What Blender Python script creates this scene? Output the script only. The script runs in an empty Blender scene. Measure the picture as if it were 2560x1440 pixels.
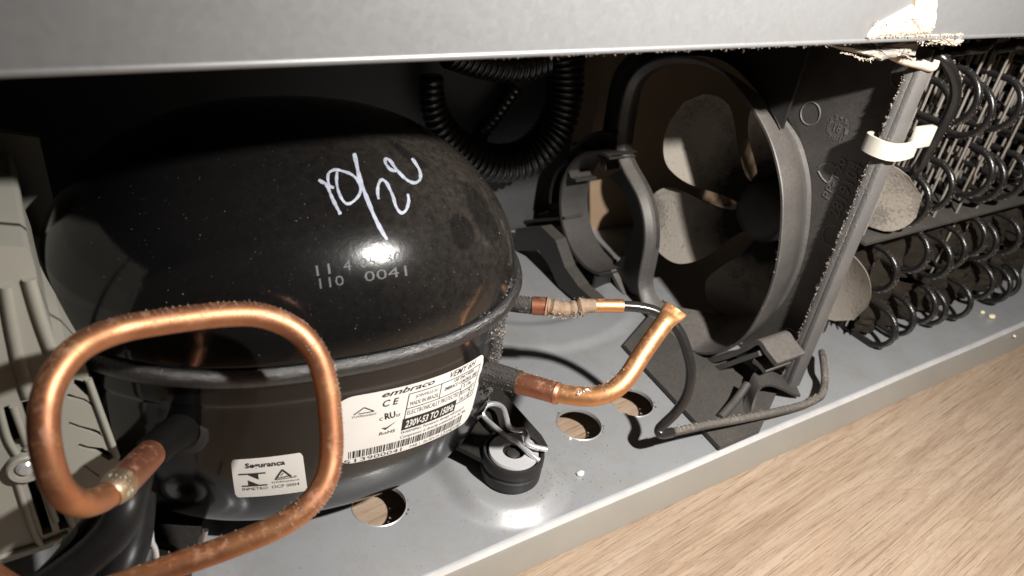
import bpy, bmesh, math, random
import numpy as np
from mathutils import Vector, Matrix
from mathutils.geometry import tessellate_polygon
random.seed(7); rng = np.random.default_rng(7)
S = bpy.context.scene
# ------------------------------------------------------------------ camera (metres; x along the fridge back, y into it, z up, tray top = 0)
FPX = 1890.0
AX = np.array([4425 - 1280, 16 - 720, FPX]); AX /= np.linalg.norm(AX)
AZ = -np.array([860 - 1280, 3709 - 720, FPX]); AZ /= np.linalg.norm(AZ)
AZ = AZ - AX * (AZ @ AX); AZ /= np.linalg.norm(AZ)
AY = np.cross(AZ, AX)
R = np.stack([AX, AY, AZ]); C = np.array([0, 0, 0.30])
cam = bpy.data.cameras.new('camera'); camo = bpy.data.objects.new('camera', cam); S.collection.objects.link(camo)
cam.sensor_width = 36; cam.lens = 36 * FPX / 2560; cam.clip_start = 0.01; cam.clip_end = 50
M = Matrix.Identity(4)
for i in range(3):
    M[i][0] = R[i, 0]; M[i][1] = -R[i, 1]; M[i][2] = -R[i, 2]; M[i][3] = C[i]
camo.matrix_world = M
cam.dof.use_dof = True; cam.dof.focus_distance = 0.36; cam.dof.aperture_fstop = 13
S.camera = camo
# ------------------------------------------------------------------ light: one hand torch held to the right of the camera, dim warm room
W = bpy.data.worlds.new('World'); S.world = W; W.use_nodes = True
W.node_tree.nodes['Background'].inputs[0].default_value = (1.0, 0.86, 0.70, 1)
W.node_tree.nodes['Background'].inputs[1].default_value = 0.04
TORCH = Vector((0.238, -0.070, 0.42))
ld = bpy.data.lights.new('torch', 'SPOT'); ld.energy = 23.0; ld.shadow_soft_size = 0.0085; ld.color = (1.0, 0.965, 0.92)
ld.spot_size = math.radians(140); ld.spot_blend = 1.0
lo = bpy.data.objects.new('torch', ld); S.collection.objects.link(lo); lo.location = TORCH
lo.rotation_euler = (Vector((0.36, 0.25, 0.05)) - TORCH).to_track_quat('-Z', 'Y').to_euler()
S.view_settings.view_transform = 'Standard'; S.view_settings.look = 'None'
S.view_settings.exposure = 0.0; S.view_settings.gamma = 1.0; S.view_settings.use_curve_mapping = False
S.render.engine = 'CYCLES'; S.cycles.use_denoising = True; S.cycles.max_bounces = 8; S.cycles.diffuse_bounces = 2

# ------------------------------------------------------------------ survey helpers: from the measured picture to points in the place
def ray(u, v): return R @ np.array([(u - 1280) / FPX, (v - 720) / FPX, 1.0])
def onz(u, v, z=0.0): d = ray(u, v); return C + d * ((z - C[2]) / d[2])
def ony(u, v, y): d = ray(u, v); return C + d * ((y - C[1]) / d[1])
def onx(u, v, x): d = ray(u, v); return C + d * ((x - C[0]) / d[0])
def atd(u, v, dep): return C + ray(u, v) * dep
# ------------------------------------------------------------------ mesh helpers
class MB:
    def __init__(s): s.v = []; s.f = []
    def add(s, vs, fs):
        o = len(s.v); s.v += [tuple(map(float, p)) for p in vs]; s.f += [tuple(i + o for i in f) for f in fs]; return s
    def box(s, a, b, bev=0.0):
        x0, y0, z0 = a; x1, y1, z1 = b
        if bev <= 0:
            vs = [(x0,y0,z0),(x1,y0,z0),(x1,y1,z0),(x0,y1,z0),(x0,y0,z1),(x1,y0,z1),(x1,y1,z1),(x0,y1,z1)]
            return s.add(vs, [(0,3,2,1),(4,5,6,7),(0,1,5,4),(1,2,6,5),(2,3,7,6),(3,0,4,7)])
        bm = bmesh.new(); bmesh.ops.create_cube(bm, size=1)
        for q in bm.verts: q.co = ((x0+x1)/2+q.co.x*(x1-x0), (y0+y1)/2+q.co.y*(y1-y0), (z0+z1)/2+q.co.z*(z1-z0))
        bmesh.ops.bevel(bm, geom=bm.edges[:], offset=bev, segments=2, affect='EDGES', profile=0.5)
        bm.verts.index_update(); s.add([q.co for q in bm.verts], [[q.index for q in f.verts] for f in bm.faces]); bm.free(); return s
    def tube(s, path, r, seg=14, sub=6, caps=True, closed=False):
        P = smooth_path(path, sub, closed) if sub > 1 else np.array(path, float)
        n = len(P)
        if np.isscalar(r): rr = np.full(n, r)
        elif callable(r): rr = np.array([r(i / (n - 1)) for i in range(n)])
        else: rr = np.interp(np.linspace(0, 1, n), np.linspace(0, 1, len(r)), r)
        T = np.gradient(P, axis=0) if not closed else np.roll(P, -1, 0) - np.roll(P, 1, 0)
        T /= np.linalg.norm(T, axis=1)[:, None] + 1e-12
        N = np.cross(T[0], [0.3, 0.2, 1.0]); N /= np.linalg.norm(N); vs = []
        for i in range(n):
            N = N - T[i] * (N @ T[i]); N /= np.linalg.norm(N); B = np.cross(T[i], N)
            for k in range(seg):
                a = 2 * math.pi * k / seg; vs.append(P[i] + rr[i] * (N * math.cos(a) + B * math.sin(a)))
        fs = []
        for i in range(n if closed else n - 1):
            j = (i + 1) % n
            for k in range(seg):
                k2 = (k + 1) % seg; fs.append((i*seg+k, i*seg+k2, j*seg+k2, j*seg+k))
        if caps and not closed: fs.append(tuple(range(seg))[::-1]); fs.append(tuple((n-1)*seg+k for k in range(seg)))
        return s.add(vs, fs)
    def lathe(s, prof, cen=(0,0,0), axis='z', seg=40, flip=False):
        vs = []; fs = []
        for (r, h) in prof:
            for k in range(seg):
                a = 2*math.pi*k/seg; c_, s_ = r*math.cos(a), r*math.sin(a)
                p = {'z': (c_, s_, h), 'x': (h, c_, s_), 'y': (s_, h, c_)}[axis]
                vs.append((p[0]+cen[0], p[1]+cen[1], p[2]+cen[2]))
        for i in range(len(prof)-1):
            for k in range(seg):
                k2 = (k+1) % seg; fs.append((i*seg+k, i*seg+k2, (i+1)*seg+k2, (i+1)*seg+k))
        return s.add(vs, fs)
    def plate(s, outer, holes, to3, t0, t1):
        """flat plate: 2-D outline with holes, to3(a,b,t) maps to the place, from t0 to t1"""
        loops = [list(outer)] + [list(h) for h in holes]
        tris = tessellate_polygon([[Vector((p[0], p[1], 0)) for p in l] for l in loops])
        flat = [p for l in loops for p in l]; n = len(flat)
        vs = [to3(p[0], p[1], t0) for p in flat] + [to3(p[0], p[1], t1) for p in flat]
        fs = [tuple(t) for t in tris] + [tuple(i + n for i in t[::-1]) for t in tris]
        o = 0
        for l in loops:
            m = len(l)
            for k in range(m): a, b = o+k, o+(k+1) % m; fs.append((a, b, b+n, a+n))
            o += m
        return s.add(vs, fs)
    def loft(s, loops, closed=True):
        n = len(loops[0]); vs = [p for l in loops for p in l]; fs = []
        for i in range(len(loops)-1):
            for k in range(n if closed else n-1):
                k2 = (k+1) % n; fs.append((i*n+k, i*n+k2, (i+1)*n+k2, (i+1)*n+k))
        return s.add(vs, fs)
    def build(s, name, mat, parent=None, smooth=True, ang=40, kind=None, label=None):
        me = bpy.data.meshes.new(name); me.from_pydata(s.v, [], s.f)
        bm = bmesh.new(); bm.from_mesh(me); bmesh.ops.recalc_face_normals(bm, faces=bm.faces[:]); bm.to_mesh(me); bm.free()
        me.update()
        if smooth:
            me.polygons.foreach_set('use_smooth', [True]*len(me.polygons))
            try: me.set_sharp_from_angle(angle=math.radians(ang))
            except Exception: pass
        return place(name, me, mat, parent, kind, label)
def place(name, me, mat, parent=None, kind=None, label=None):
    if mat is not None and not me.materials: me.materials.append(mat)
    o = bpy.data.objects.new(name, me); S.collection.objects.link(o)
    if parent is not None: o.parent = parent; o.matrix_parent_inverse = parent.matrix_basis.inverted()
    if kind: o['kind'] = kind
    if label: o['label'] = label
    return o
def thing(name, label, cat, loc=(0,0,0), group=None):
    o = bpy.data.objects.new(name, None); S.collection.objects.link(o); o.location = loc; o.empty_display_size = 0.01
    return tag(o, label, cat, group)
def tag(o, label, cat, group=None):
    o['label'] = label; o['category'] = cat
    if group: o['group'] = group
    return o
def smooth_path(P, sub, closed=False):
    P = np.array(P, float); n = len(P); out = []
    if n < 3 and not closed: return np.array([P[0] + (P[-1]-P[0])*t for t in np.linspace(0, 1, sub*(n-1)+1)])
    for i in range(n if closed else n-1):
        if closed: p0, p1, p2, p3 = P[(i-1) % n], P[i], P[(i+1) % n], P[(i+2) % n]
        else: p0, p1, p2, p3 = P[max(i-1, 0)], P[i], P[i+1], P[min(i+2, n-1)]
        for k in range(sub):
            t = k/sub; out.append(0.5*((2*p1)+(-p0+p2)*t+(2*p0-5*p1+4*p2-p3)*t*t+(-p0+3*p1-3*p2+p3)*t**3))
    if not closed: out.append(P[-1])
    return np.array(out)
def resample(P, n, closed=True):
    P = np.array(P, float); Q = np.vstack([P, P[:1]]) if closed else P
    L = np.r_[0, np.cumsum(np.linalg.norm(np.diff(Q, axis=0), axis=1))]
    t = np.linspace(0, L[-1], n+1)[:-1] if closed else np.linspace(0, L[-1], n)
    return np.stack([np.interp(t, L, Q[:, k]) for k in range(Q.shape[1])], 1)
def offset2(P, d):
    T = np.roll(P, -1, 0)-np.roll(P, 1, 0); T /= np.linalg.norm(T, axis=1)[:, None]+1e-12
    N = np.stack([T[:, 1], -T[:, 0]], 1)
    if np.sum(P[:, 0]*np.roll(P[:, 1], -1)-np.roll(P[:, 0], -1)*P[:, 1]) < 0: N = -N
    return P+N*d
def unit(v): v = np.array(v, float); return v/(np.linalg.norm(v)+1e-12)
def fuzz(mb, pts, nrm, n, size, lump=0.5):
    """lint: little bent fibres and crumbs standing on a surface"""
    pts = np.array(pts); nrm = np.array(nrm); cen = rng.integers(len(pts), size=max(12, n//22)); spr = max(3.0, len(pts)*0.006)
    for _ in range(n):
        i = rng.integers(len(pts)) if rng.random() < 0.35 else int(np.clip(cen[rng.integers(len(cen))]+rng.normal()*spr, 0, len(pts)-1))
        size_ = size; size = size_*rng.choice([0.6, 0.9, 1.3], p=[0.5, 0.35, 0.15]); p = pts[i] + rng.normal(size=3)*size*0.35; N = unit(nrm[i] + rng.normal(size=3)*0.55)
        if rng.random() < lump:
            r = size*rng.uniform(0.2, 0.55); a = unit(rng.normal(size=3)); b = unit(np.cross(a, rng.normal(size=3))); c = np.cross(a, b)
            e = rng.uniform(0.5, 1.3, 6)*r; q = p + N*r*0.2
            mb.add([q+a*e[0], q-a*e[1], q+b*e[2], q-b*e[3], q+c*e[4], q-c*e[5]],
                   [(0,2,4),(2,1,4),(1,3,4),(3,0,4),(2,0,5),(1,2,5),(3,1,5),(0,3,5)])
        else:
            l = size*rng.uniform(0.6, 1.8); w = size*0.13; a = unit(np.cross(N, rng.normal(size=3))); m = p+N*l*0.55+rng.normal(size=3)*l*0.15
            e = p+N*l+rng.normal(size=3)*l*0.35; b = unit(np.cross(a, N))
            mb.add([p+a*w, p-a*w*0.5+b*w, p-a*w*0.5-b*w, m+a*w, m-a*w*0.5+b*w, m-a*w*0.5-b*w, e],
                   [(0,1,4,3),(1,2,5,4),(2,0,3,5),(3,4,6),(4,5,6),(5,3,6)])
        size = size_
    return mb
def tube_skin(path, r, sub=6, up=None, spread=0.8):
    P = smooth_path(path, sub); T = np.gradient(P, axis=0); pts = []; nn = []
    for p, t in zip(P, T):
        t = unit(t); u0 = np.array(up if up is not None else (0, 0, 1.0)); u0 = unit(u0 - t*(u0@t)); b = np.cross(t, u0)
        for a in np.linspace(-spread, spread, 7): n = u0*math.cos(a)+b*math.sin(a); pts.append(p+n*r); nn.append(n)
    return pts, nn
# ------------------------------------------------------------------ materials
def new_mat(name):
    m = bpy.data.materials.new(name); m.use_nodes = True; nt = m.node_tree; return m, nt, nt.nodes['Principled BSDF']
def nd(nt, t, **kw):
    n = nt.nodes.new(t)
    for k, v in kw.items():
        if k in n.inputs: n.inputs[k].default_value = v
        else: setattr(n, k, v)
    return n
def ramp(nt, src, stops):
    r = nt.nodes.new('ShaderNodeValToRGB'); els = r.color_ramp.elements
    while len(els) < len(stops): els.new(0.5)
    for e, (p, c) in zip(els, stops): e.position = p; e.color = (*c, 1) if not np.isscalar(c) else (c, c, c, 1)
    nt.links.new(src, r.inputs[0]); return r
def noise(nt, scale, detail=4, rough=0.6, vec=None, typ='ShaderNodeTexNoise'):
    n = nt.nodes.new(typ); n.inputs['Scale'].default_value = scale
    if 'Detail' in n.inputs: n.inputs['Detail'].default_value = detail; n.inputs['Roughness'].default_value = rough
    if vec is None:
        tc = nt.nodes.get('TC') or nt.nodes.new('ShaderNodeTexCoord'); tc.name = 'TC'; vec = tc.outputs['Object']
    nt.links.new(vec, n.inputs['Vector']); return n
def bump(nt, b, h, strength, dist=0.001):
    n = nt.nodes.new('ShaderNodeBump'); n.inputs['Strength'].default_value = strength; n.inputs['Distance'].default_value = dist
    nt.links.new(h, n.inputs['Height']); nt.links.new(n.outputs[0], b.inputs['Normal']); return n
def mathn(nt, op, a, b=None, clamp=False):
    n = nt.nodes.new('ShaderNodeMath'); n.operation = op; n.use_clamp = clamp
    for k, q in enumerate((a, b)):
        if q is None: continue
        if np.isscalar(q): n.inputs[k].default_value = q
        else: nt.links.new(q, n.inputs[k])
    return n.outputs[0]
def mixc(nt, fac, a, b):
    n = nt.nodes.new('ShaderNodeMix'); n.data_type = 'RGBA'
    for k, q in ((0, fac), (6, a), (7, b)):
        if isinstance(q, tuple): n.inputs[k].default_value = (*q, 1)
        elif np.isscalar(q): n.inputs[k].default_value = q
        else: nt.links.new(q, n.inputs[k])
    return n.outputs[2]
DUSTC = (0.27, 0.235, 0.20)
def dusty(name, col, rough, metallic=0.0, dust=0.3, scale=520, up=0.5, dustcol=DUSTC, bumpy=0.25, spec=0.5, var=0.15, speck=0.0):
    """base colour with fine tone variation under a layer of settled dust (thicker on faces that look up) and loose specks"""
    m, nt, b = new_mat(name)
    n1 = noise(nt, 18, 5); n2 = noise(nt, scale, 6, 0.75); n3 = noise(nt, 45, 3)
    c = mixc(nt, n1.outputs[0], tuple(x*(1-var) for x in col), tuple(x*(1+var) for x in col))
    g = nt.nodes.new('ShaderNodeNewGeometry'); sp = nt.nodes.new('ShaderNodeSeparateXYZ'); nt.links.new(g.outputs['Normal'], sp.inputs[0])
    upf = mathn(nt, 'MULTIPLY', mathn(nt, 'MAXIMUM', sp.outputs[2], 0.0), up)
    amt = mathn(nt, 'ADD', mathn(nt, 'MULTIPLY', n3.outputs[0], dust), upf)
    f = mathn(nt, 'MULTIPLY', amt, ramp(nt, n2.outputs[0], [(0.32, 0.5), (0.70, 1.0)]).outputs[0], True)
    if speck > 0:
        v = noise(nt, 520, typ='ShaderNodeTexVoronoi'); k = ramp(nt, v.outputs['Distance'], [(0.10, 1.0), (0.2, 0.0)])
        pick = ramp(nt, noise(nt, 90, 2).outputs[0], [(0.5, 0.0), (0.62, 1.0)])
        f = mathn(nt, 'MAXIMUM', f, mathn(nt, 'MULTIPLY', mathn(nt, 'MULTIPLY', k.outputs[0], pick.outputs[0]), speck))
    nt.links.new(mixc(nt, f, c, dustcol), b.inputs['Base Color'])
    nt.links.new(mathn(nt, 'ADD', mathn(nt, 'MULTIPLY', f, 0.9-rough), rough, True), b.inputs['Roughness'])
    b.inputs['Metallic'].default_value = metallic
    if metallic > 0: nt.links.new(mathn(nt, 'MULTIPLY', mathn(nt, 'SUBTRACT', 1.0, f), metallic), b.inputs['Metallic'])
    b.inputs['Specular IOR Level'].default_value = spec
    bump(nt, b, mathn(nt, 'ADD', n2.outputs[0], mathn(nt, 'MULTIPLY', f, 1.5)), bumpy, 0.0006)
    return m
def plain(name, col, rough=0.5, metallic=0.0, spec=0.5, var=0.08, bstr=0.05, sc=150):
    m, nt, b = new_mat(name); n = noise(nt, sc, 5)
    nt.links.new(mixc(nt, n.outputs[0], tuple(x*(1-var) for x in col), tuple(min(1, x*(1+var)) for x in col)), b.inputs['Base Color'])
    b.inputs['Roughness'].default_value = rough; b.inputs['Metallic'].default_value = metallic; b.inputs['Specular IOR Level'].default_value = spec
    if bstr: bump(nt, b, n.outputs[0], bstr, 0.0004)
    return m
MAT = {}
MAT['plastic'] = dusty('black_plastic', (0.011, 0.011, 0.0115), 0.36, dust=0.08, up=0.25, speck=0.5, bumpy=0.15)
MAT['plastic_dusty'] = dusty('black_plastic_dusty', (0.018, 0.018, 0.019), 0.5, dust=0.2, up=0.16, speck=0.8, bumpy=0.25)
MAT['collar'] = dusty('collar_plastic', (0.036, 0.036, 0.038), 0.34, dust=0.36, up=0.35, speck=1.0, bumpy=0.12)
MAT['strip'] = dusty('grey_strip', (0.085, 0.086, 0.09), 0.45, dust=0.5, up=0.6, speck=1.0, bumpy=0.5)
MAT['hose'] = dusty('hose_plastic', (0.006, 0.006, 0.0065), 0.25, dust=0.03, up=0.04, bumpy=0.05)
MAT['rubber'] = dusty('black_rubber', (0.010, 0.010, 0.012), 0.5, dust=0.08, up=0.06, bumpy=0.2, spec=0.3)
MAT['cable'] = dusty('cable_sheath', (0.006, 0.0062, 0.0075), 0.36, dust=0.03, up=0.03, bumpy=0.1, spec=0.2)
MAT['condenser'] = dusty('condenser_paint', (0.006, 0.006, 0.0065), 0.21, dust=0.035, up=0.05, speck=0.3, bumpy=0.25)
MAT['wire'] = dusty('condenser_wire', (0.05, 0.046, 0.04), 0.5, dust=1.7, up=0.5, bumpy=0.4)
MAT['dust'] = dusty('lint', (0.36, 0.315, 0.27), 0.95, dust=0.5, up=0.1, dustcol=(0.52, 0.46, 0.40), bumpy=0.6, spec=0.1, var=0.4, scale=600)
MAT['dark_dust'] = dusty('dark_lint', (0.09, 0.085, 0.08), 0.9, dust=0.8, up=0.2, dustcol=(0.30, 0.28, 0.26), bumpy=0.6, spec=0.1, var=0.5, scale=700)
MAT['blade'] = dusty('fan_blade', (0.03, 0.028, 0.026), 0.6, dust=3.0, up=0.4, dustcol=(0.285, 0.255, 0.22), bumpy=1.0, scale=560, spec=0.1)
MAT['steel'] = dusty('zinc_steel', (0.58, 0.58, 0.59), 0.36, 0.35, dust=0.12, up=0.1, bumpy=0.12)
MAT['bright'] = plain('bright_zinc', (0.66, 0.66, 0.67), 0.26, 0.6)
MAT['white_clip'] = dusty('white_nylon', (0.62, 0.585, 0.51), 0.5, dust=0.25, up=0.12, bumpy=0.1)
MAT['cover'] = dusty('beige_grey_plastic', (0.29, 0.28, 0.24), 0.42, dust=0.12, up=0.1, dustcol=(0.30, 0.27, 0.22), bumpy=0.08)
MAT['dark'] = plain('dark_void', (0.008, 0.008, 0.008), 0.7)
MAT['ink'] = plain('black_ink', (0.012, 0.011, 0.011), 0.55, bstr=0)
MAT['paper'] = plain('sticker_paper', (0.64, 0.62, 0.585), 0.40, var=0.07, bstr=0.05, sc=90)
MAT['marker'] = plain('paint_marker', (0.265, 0.285, 0.335), 0.6, var=0.7, sc=420)
MAT['crumb'] = plain('crumb', (0.78, 0.75, 0.68), 0.8, var=0.15, bstr=0.3, sc=500)
MAT['cream_crumb'] = plain('cream_crumb', (0.72, 0.66, 0.42), 0.8, var=0.2, bstr=0.3, sc=500)
MAT['tape'] = dusty('dusty_tape', (0.60, 0.50, 0.40), 0.95, dust=0.4, up=0.2, dustcol=(0.42, 0.36, 0.30), bumpy=0.9, scale=420, spec=0.1, var=0.3)
def copper_mat(name, c1, c2, c3):
    m, nt, b = new_mat(name); n = noise(nt, 24, 7, 0.68); n2 = noise(nt, 260, 6, 0.7); n3 = noise(nt, 11, 2)
    r = ramp(nt, n.outputs[0], [(0.38, c1), (0.53, c2), (0.72, c3)])
    dst = ramp(nt, n2.outputs[0], [(0.52, 0.0), (0.72, 0.55)])
    g = nt.nodes.new('ShaderNodeNewGeometry'); sp = nt.nodes.new('ShaderNodeSeparateXYZ'); nt.links.new(g.outputs['Normal'], sp.inputs[0])
    f = mathn(nt, 'MULTIPLY', dst.outputs[0], mathn(nt, 'ADD', mathn(nt, 'MAXIMUM', sp.outputs[2], 0.0), 0.12), True)
    nt.links.new(mixc(nt, f, r.outputs[0], (0.36, 0.27, 0.20)), b.inputs['Base Color'])
    nt.links.new(mathn(nt, 'MULTIPLY', mathn(nt, 'SUBTRACT', 1.0, f), 0.88), b.inputs['Metallic'])
    nt.links.new(mathn(nt, 'ADD', mathn(nt, 'MULTIPLY', n3.outputs[0], 0.16), mathn(nt, 'ADD', mathn(nt, 'MULTIPLY', f, 0.5), 0.37)), b.inputs['Roughness'])
    bump(nt, b, n2.outputs[0], 0.12, 0.0004); return m
MAT['copper'] = copper_mat('copper', (0.26, 0.105, 0.055), (0.52, 0.225, 0.115), (0.64, 0.32, 0.15))
MAT['copper_gold'] = copper_mat('copper_heated', (0.52, 0.23, 0.11), (0.64, 0.31, 0.14), (0.72, 0.40, 0.17))
MAT['copper_dull'] = copper_mat('copper_dull', (0.30, 0.12, 0.07), (0.46, 0.19, 0.11), (0.52, 0.26, 0.16))
MAT['solder'] = copper_mat('solder', (0.34, 0.21, 0.12), (0.42, 0.34, 0.26), (0.55, 0.38, 0.18))
def shell_mat():
    """glossy black enamel with settled dust towards the fan side and weak light at the left painted into its fade, wiped finger patches and bright specks"""
    m, nt, b = new_mat('black_enamel')
    tc = nt.nodes.new('ShaderNodeTexCoord'); tc.name = 'TC'; P = tc.outputs['Object']
    sep = nt.nodes.new('ShaderNodeSeparateXYZ'); nt.links.new(P, sep.inputs[0])
    g = nt.nodes.new('ShaderNodeNewGeometry'); sp = nt.nodes.new('ShaderNodeSeparateXYZ'); nt.links.new(g.outputs['Normal'], sp.inputs[0])
    n1 = noise(nt, 320, 6, 0.75); n2 = noise(nt, 30, 4)
    # more dust on top, towards the fan; weak light at left painted in
    up = mathn(nt, 'MAXIMUM', mathn(nt, 'ADD', mathn(nt, 'MULTIPLY', sp.outputs[2], 0.75), 0.12), 0.03)
    gx = ramp(nt, mathn(nt, 'MULTIPLY', sep.outputs[0], 4.5, True), [(0.12, 0.01), (0.45, 0.12), (0.92, 1.0)])
    amt = mathn(nt, 'MULTIPLY', up, gx.outputs[0])
    film = mathn(nt, 'MULTIPLY', amt, ramp(nt, n1.outputs[0], [(0.35, 0.06), (0.75, 0.27)]).outputs[0], True)
    film = mathn(nt, 'MULTIPLY', film, ramp(nt, n2.outputs[0], [(0.25, 0.7), (0.7, 1.0)]).outputs[0])
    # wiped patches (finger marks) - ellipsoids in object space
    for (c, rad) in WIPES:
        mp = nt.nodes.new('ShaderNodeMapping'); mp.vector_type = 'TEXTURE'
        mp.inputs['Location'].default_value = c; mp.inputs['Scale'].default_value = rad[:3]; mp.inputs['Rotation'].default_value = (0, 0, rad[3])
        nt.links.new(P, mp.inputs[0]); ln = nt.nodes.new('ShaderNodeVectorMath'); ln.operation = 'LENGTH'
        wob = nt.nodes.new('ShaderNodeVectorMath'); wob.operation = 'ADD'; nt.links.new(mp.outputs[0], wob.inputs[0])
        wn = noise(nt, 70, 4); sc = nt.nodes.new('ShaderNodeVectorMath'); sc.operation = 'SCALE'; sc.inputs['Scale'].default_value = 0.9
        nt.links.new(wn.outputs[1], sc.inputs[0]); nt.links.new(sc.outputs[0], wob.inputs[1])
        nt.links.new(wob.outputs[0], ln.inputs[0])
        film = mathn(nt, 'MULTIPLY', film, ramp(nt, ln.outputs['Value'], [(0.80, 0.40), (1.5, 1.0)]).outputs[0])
    v = noise(nt, 420, typ='ShaderNodeTexVoronoi'); k = ramp(nt, v.outputs['Distance'], [(0.10, 1.0), (0.19, 0.0)])
    v2 = nt.nodes.new('ShaderNodeSeparateColor'); nt.links.new(v.outputs['Color'], v2.inputs[0])
    pick = ramp(nt, v2.outputs[0], [(0.42, 0.0), (0.5, 1.0)])
    speck = mathn(nt, 'MULTIPLY', mathn(nt, 'MULTIPLY', k.outputs[0], pick.outputs[0]), mathn(nt, 'MULTIPLY', mathn(nt, 'ADD', mathn(nt, 'MULTIPLY', amt, 1.5), 0.22), 1.6), True)
    f = mathn(nt, 'MAXIMUM', film, speck)
    nt.links.new(mixc(nt, f, (0.0035, 0.0035, 0.0038), (0.40, 0.335, 0.265)), b.inputs['Base Color'])
    nt.links.new(mathn(nt, 'ADD', mathn(nt, 'MULTIPLY', f, 0.5), 0.14), b.inputs['Roughness'])
    b.inputs['Specular IOR Level'].default_value = 0.5
    b.inputs['Coat Weight'].default_value = 0.15; b.inputs['Coat Roughness'].default_value = 0.10
    bump(nt, b, mathn(nt, 'ADD', noise(nt, 500, 3).outputs[0], mathn(nt, 'MULTIPLY', f, 3.0)), 0.10, 0.0004); return m
def galv_mat():
    m, nt, b = new_mat('galvanised_sheet'); n1 = noise(nt, 6, 3); v = noise(nt, 420, typ='ShaderNodeTexVoronoi'); n2 = noise(nt, 700, 5, 0.7)
    vc = nt.nodes.new('ShaderNodeSeparateColor'); nt.links.new(v.outputs['Color'], vc.inputs[0])
    c = mixc(nt, n1.outputs[0], (0.215, 0.208, 0.20), (0.25, 0.254, 0.26))
    c = mixc(nt, mathn(nt, 'MULTIPLY', vc.outputs[0], 0.05), c, (0.36, 0.38, 0.42))
    dd = ramp(nt, noise(nt, 40, 6, 0.7).outputs[0], [(0.62, 0.0), (0.80, 0.25)])
    c = mixc(nt, dd.outputs[0], c, (0.34, 0.29, 0.25))
    nt.links.new(c, b.inputs['Base Color']); b.inputs['Metallic'].default_value = 0.45
    nt.links.new(mathn(nt, 'ADD', mathn(nt, 'MULTIPLY', vc.outputs[1], 0.05), 0.40), b.inputs['Roughness'])
    bump(nt, b, mathn(nt, 'ADD', mathn(nt, 'MULTIPLY', vc.outputs[2], 0.5), n2.outputs[0]), 0.02, 0.0006); return m
def tray_mat():
    m, nt, b = new_mat('grey_tray_sheet'); n1 = noise(nt, 12, 5, 0.6); n2 = noise(nt, 330, 6, 0.75); n3 = noise(nt, 38, 6, 0.75)
    c = mixc(nt, n1.outputs[0], (0.30, 0.31, 0.325), (0.43, 0.435, 0.44))
    dirt = ramp(nt, n3.outputs[0], [(0.46, 0.0), (0.72, 0.6)]); c = mixc(nt, mathn(nt, 'MULTIPLY', dirt.outputs[0], 0.9), c, (0.27, 0.24, 0.205))
    v = noise(nt, 190, typ='ShaderNodeTexVoronoi'); k = ramp(nt, v.outputs['Distance'], [(0.07, 1.0), (0.14, 0.0)])
    vc = nt.nodes.new('ShaderNodeSeparateColor'); nt.links.new(v.outputs['Color'], vc.inputs[0]); pk = ramp(nt, vc.outputs[0], [(0.60, 0.0), (0.64, 1.0)])
    c = mixc(nt, mathn(nt, 'MULTIPLY', mathn(nt, 'MULTIPLY', k.outputs[0], pk.outputs[0]), 0.75), c, (0.10, 0.085, 0.07))
    nt.links.new(c, b.inputs['Base Color']); b.inputs['Metallic'].default_value = 0.35
    nt.links.new(mathn(nt, 'ADD', mathn(nt, 'MULTIPLY', dirt.outputs[0], 0.3), 0.36), b.inputs['Roughness'])
    bump(nt, b, n2.outputs[0], 0.10, 0.0006); return m
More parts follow.
